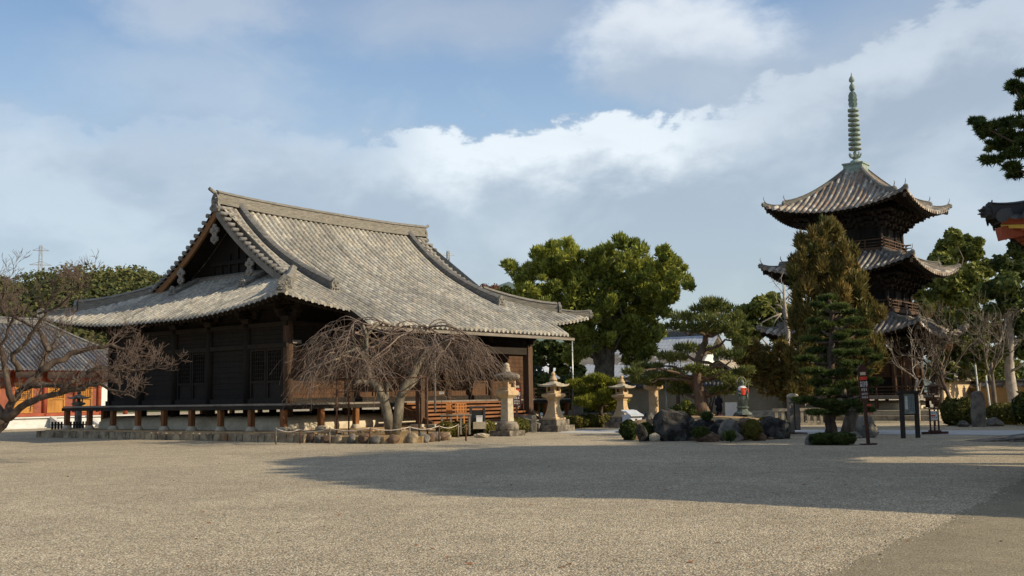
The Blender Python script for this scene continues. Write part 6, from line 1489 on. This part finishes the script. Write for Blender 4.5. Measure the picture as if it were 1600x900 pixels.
# ---- person by the beige wall
g = Vector((P(1124, 655, 64).x, 64, 0)); t = thing('person', 'person in dark coat with brown hair standing with a bag before the beige wall', 'person', g, .25)
def skinfig(name, verts, edges, rad, mat, parent, root=0, sub=2):
    me = bpy.data.meshes.new(name); me.from_pydata(verts, edges, []); o = bpy.data.objects.new(name, me); COL.objects.link(o); o.parent = parent
    md = o.modifiers.new('skin', 'SKIN'); sv = me.skin_vertices[0].data
    for i, r in enumerate(rad): sv[i].radius = (r if isinstance(r, tuple) else (r, r))
    sv[root].use_root = True; md.use_smooth_shade = True; s_ = o.modifiers.new('smooth', 'SUBSURF'); s_.levels = sub; s_.render_levels = sub; me.materials.append(mat); return o
COATM = mott('dark_coat', (.018, .018, .024), (.032, .030, .038), 5, .85, .1, .005); HAIRM = mott('brown_hair', (.09, .04, .025), (.14, .06, .035), 9, .7, .2, .005)
body_v = [(0, 0, .84), (0, 0, 1.02), (0, 0, 1.20), (0, .0, 1.31), (0, -.01, 1.38), (0, -.015, 1.47), (0, -.01, 1.54), (.15, 0, 1.26), (.21, .01, 1.02), (.18, -.12, .86), (.16, -.17, .80), (-.15, 0, 1.26), (-.21, .02, 1.02), (-.21, -.03, .82), (-.20, -.06, .74), (.08, 0, .80), (.085, -.01, .44), (.09, .02, .08), (.10, -.10, .04), (-.08, 0, .80), (-.085, -.02, .44), (-.09, .02, .08), (-.11, -.10, .04)]
body_e = [(0, 1), (1, 2), (2, 3), (3, 4), (4, 5), (5, 6), (2, 7), (7, 8), (8, 9), (9, 10), (2, 11), (11, 12), (12, 13), (13, 14), (0, 15), (15, 16), (16, 17), (17, 18), (0, 19), (19, 20), (20, 21), (21, 22)]
skinfig('body', body_v, body_e, [.13, .125, .14, .06, .05, .075, .06, .065, .05, .038, .03, .065, .05, .038, .03, .085, .06, .042, .035, .085, .06, .042, .035], SKIN, t)
mb = MB(); mb.lathe([(.20, .52), (.19, .80), (.155, 1.02), (.18, 1.20), (.165, 1.28), (.075, 1.35)], (0, 0, 0), 18, 0, 1.05, .82)
for s_ in (-1, 1): mb.tube([(s_*.14, 0, 1.27), (s_*.20, .01, 1.05), (s_*.21, -.02, .93), (s_*.195, -.09, .86)], [.075, .068, .058, .05], 10)
mb.build('coat', COATM, t, True)
mb = MB()
for s_ in (-1, 1): mb.tube([(s_*.085, 0, .80), (s_*.088, -.01, .44), (s_*.09, .02, .07)], [.095, .072, .058], 10); mb.box((s_*.10, -.05, .035), (.09, .25, .07), taper=.85)
mb.build('trousers_and_shoes', BLACKM, t, True)
mb = MB(); mb.lathe([(.085, 1.34), (.10, 1.42), (.105, 1.50), (.085, 1.57), (.04, 1.605), (.005, 1.61)], (0, .02, 0), 16); mb.build('hair', HAIRM, t, True)
mb = MB(); mb.box((0, 0, .17), (.26, .12, .30), taper=.9); mb.box((0, -.062, .15), (.12, .008, .12)); vs = [Vector((.07*math.cos(a), 0, .32+.1*math.sin(a))) for a in np.linspace(0, PI, 7)]; mb.tube(vs, .01, 5)
o = mb.build('shopping_bag', mott('red_white_bag', (.62, .10, .07), (.75, .72, .70), 4, .7, 0), None, loc=(g.x-.02, 63.5, 0)); tag(o, 'small red and white bag at the feet of the standing person', 'bag')

# ================================================================== CHERRY FENCE, SUPPORT FRAME, PICKETS
RP = [(431, 694, 16, .6), (469, 693, 14, .55), (515, 694, 17, .6), (578, 693.5, 17, .6), (640, 692, 17, .6), (686, 690, 17, .6), (716, 684, 15, .55), (728, 689, 18, .6)]
pts = []
for i, (px_, py_, h, hh) in enumerate(RP):
    g = G(px_, py_); labs = ('leftmost short wooden rope stake by the podium corner', 'rope stake at the left end of the cherry bed', 'pale rope stake left of the brown rounded rock', 'rope stake in front of the brown rounded rock', 'rope stake just right of the cherry trunk', 'rope stake at the right end of the cherry bed', 'rope stake standing against the clipped hedge', 'rightmost rope stake nearest the round based lantern')
    mb = MB(); mb.tube([(0, 0, 0), (.01, 0, hh)], [.030, .027], 8); o = mb.build('rope_stake', IRON if i % 2 else GREYW, None, True, loc=g); tag(o, labs[i], 'stake', 'stakes of the rope fence'); pts.append(g+Vector((0, -.03, hh-.04)))
mb = MB()
for a, b in zip(pts, pts[1:]):
    mb.tube([a.lerp(b, k/8)-Vector((0, 0, .10*math.sin(PI*k/8))) for k in range(9)], .013, 5)
o = mb.build('rope', ROPE, None, True); tag(o, 'thin pale rope sagging between the stakes round the cherry bed', 'rope')
t = thing('support_frame', 'dark iron pipe frame propping the weeping cherry', 'support frame', G(526, 691))
b_ = t.location.copy(); A1, A2, A3, A4 = G(526, 691), Vector((P(545, 676, 41).x, 41, .24)), G(668, 690), Vector((P(655, 676, 41.5).x, 41.5, .24)); zt = (2.35, 2.35, 2.35, 2.35)
for q, z in zip((A1, A2, A3, A4), zt): mb = MB(); mb.tube([q-b_, Vector((q.x, q.y, z))-b_], .032, 8); mb.build('post', IRON, t, True)
for a, b in ((A1, A3), (A2, A4), (A1, A2), (A3, A4)): mb = MB(); mb.tube([Vector((a.x, a.y, 2.33))-b_, Vector((b.x, b.y, 2.33))-b_], .026, 8); mb.build('rail', IRON, t, True)
a, b = A1.lerp(A3, 0), A1.lerp(A3, 1); mb = MB(); mb.tube([Vector((a.x, a.y, 1.85))-b_, Vector((b.x, b.y, 1.85))-b_], .02, 6); mb.build('rail', IRON, t, True)
t = thing('picket_fence', 'short dark picket fence by the left corner of the hall podium', 'fence', (P(108, 672, 56).x, 56, 0), .1)
for i in range(12): mb = MB(); mb.box((-.85+i*.155, 0, .33), (.085, .06, .62)); mb.build('picket', DKW, t)
for z in (.22, .48): mb = MB(); mb.box((0, .05, z), (1.9, .04, .06)); mb.build('rail', DKW, t)
t = thing('signboard_post', 'small grey plate hanging left of the cherry support frame', 'sign', (P(690, 613, 43.5).x, 43.5, .35), 0)
mb = MB(); mb.box((0, 0, 1.42), (.2, .03, .11)); mb.build('plate', PAPER, t); mb = MB(); mb.tube([(0, .03, 0), (0, .03, 1.42)], .012, 6); mb.build('post', IRON, t)
# fallen leaves near the camera
LF = mott('dead_leaf', (.22, .08, .03), (.32, .14, .05), 5, .8, 0)
lf = []
for k in range(60):
    p_ = G(random.uniform(20, 1580), random.uniform(700, 890)); 
    lf.append(p_)
mb = MB()
for p_ in lf:
    a = random.uniform(0, 6.3); s_ = random.uniform(.02, .045); d1 = Vector((math.cos(a), math.sin(a), 0))*s_; d2 = Vector((-math.sin(a), math.cos(a), 0))*s_*.6
    mb.add([p_-d1+Vector((0, 0, .008)), p_-d2+Vector((0, 0, .02)), p_+d1+Vector((0, 0, .012)), p_+d2+Vector((0, 0, .006))], [(0, 1, 2, 3)])
o = mb.build('fallen_leaves', LF); tag(o, kind='stuff')
# loose gravel strewn over the edge of the packed path
mb = MB(); rs = random.Random(12)
for k in range(1200):
    i = rs.randrange(len(fe)-1); q = fe[i]; off = rs.gauss(0, .16); s_ = rs.uniform(.006, .014); x = q[0]+off*.93+.01; y = q[1]+rs.uniform(-.05, .05)
    if y > 26: continue
    a = rs.uniform(0, 6.3); c, s2 = math.cos(a)*s_, math.sin(a)*s_
    mb.add([Vector((x+c, y+s2, .004)), Vector((x-s2, y+c, .004)), Vector((x-c, y-s2, .004)), Vector((x+s2, y-c, .004)), Vector((x+c*.2, y+s2*.2, .004+s_*.9))], [(0, 1, 4), (1, 2, 4), (2, 3, 4), (3, 0, 4)])
o = mb.build('loose_gravel', GRAV); tag(o, kind='stuff')
# pylons
def pylon(label, px, yt, d, w=3.4):
    top = P(px, yt, d); H = top.z; t = thing('power_pylon', label, 'pylon', (top.x, d, 0), .4); mb = MB()
    def wd(z): return w*(1-z/H)**1.3+.45
    zs = np.linspace(0, H, 13); c = ((-1, -1), (1, -1), (1, 1), (-1, 1))
    for i in range(12):
        a, b = zs[i], zs[i+1]
        for k in range(4):
            p0, p1 = c[k], c[(k+1) % 4]; A = Vector((p0[0]*wd(a), p0[1]*wd(a), a)); B = Vector((p0[0]*wd(b), p0[1]*wd(b), b)); C_ = Vector((p1[0]*wd(b), p1[1]*wd(b), b)); D = Vector((p1[0]*wd(a), p1[1]*wd(a), a))
            mb.beam(A, B, .22, .22); mb.beam(A, C_, .12, .12); mb.beam(D, B, .12, .12); mb.beam(B, C_, .12, .12)
    mb.build('lattice_tower', METAL, t)
    for q, l in ((.97, 3.0), (.88, 4.0), (.79, 3.4)):
        mb = MB(); mb.beam((-l, 0, H*q), (l, 0, H*q), .3, .25); mb.beam((-l, 0, H*q), (0, 0, H*q+1.4), .15, .15); mb.beam((l, 0, H*q), (0, 0, H*q+1.4), .15, .15); mb.build('cross_arm', METAL, t)
pylon('distant power pylon above the wooded hill on the left', 64, 384, 420)
pylon('distant power pylon just right of the hall ridge', 700, 392, 480, 3.4)
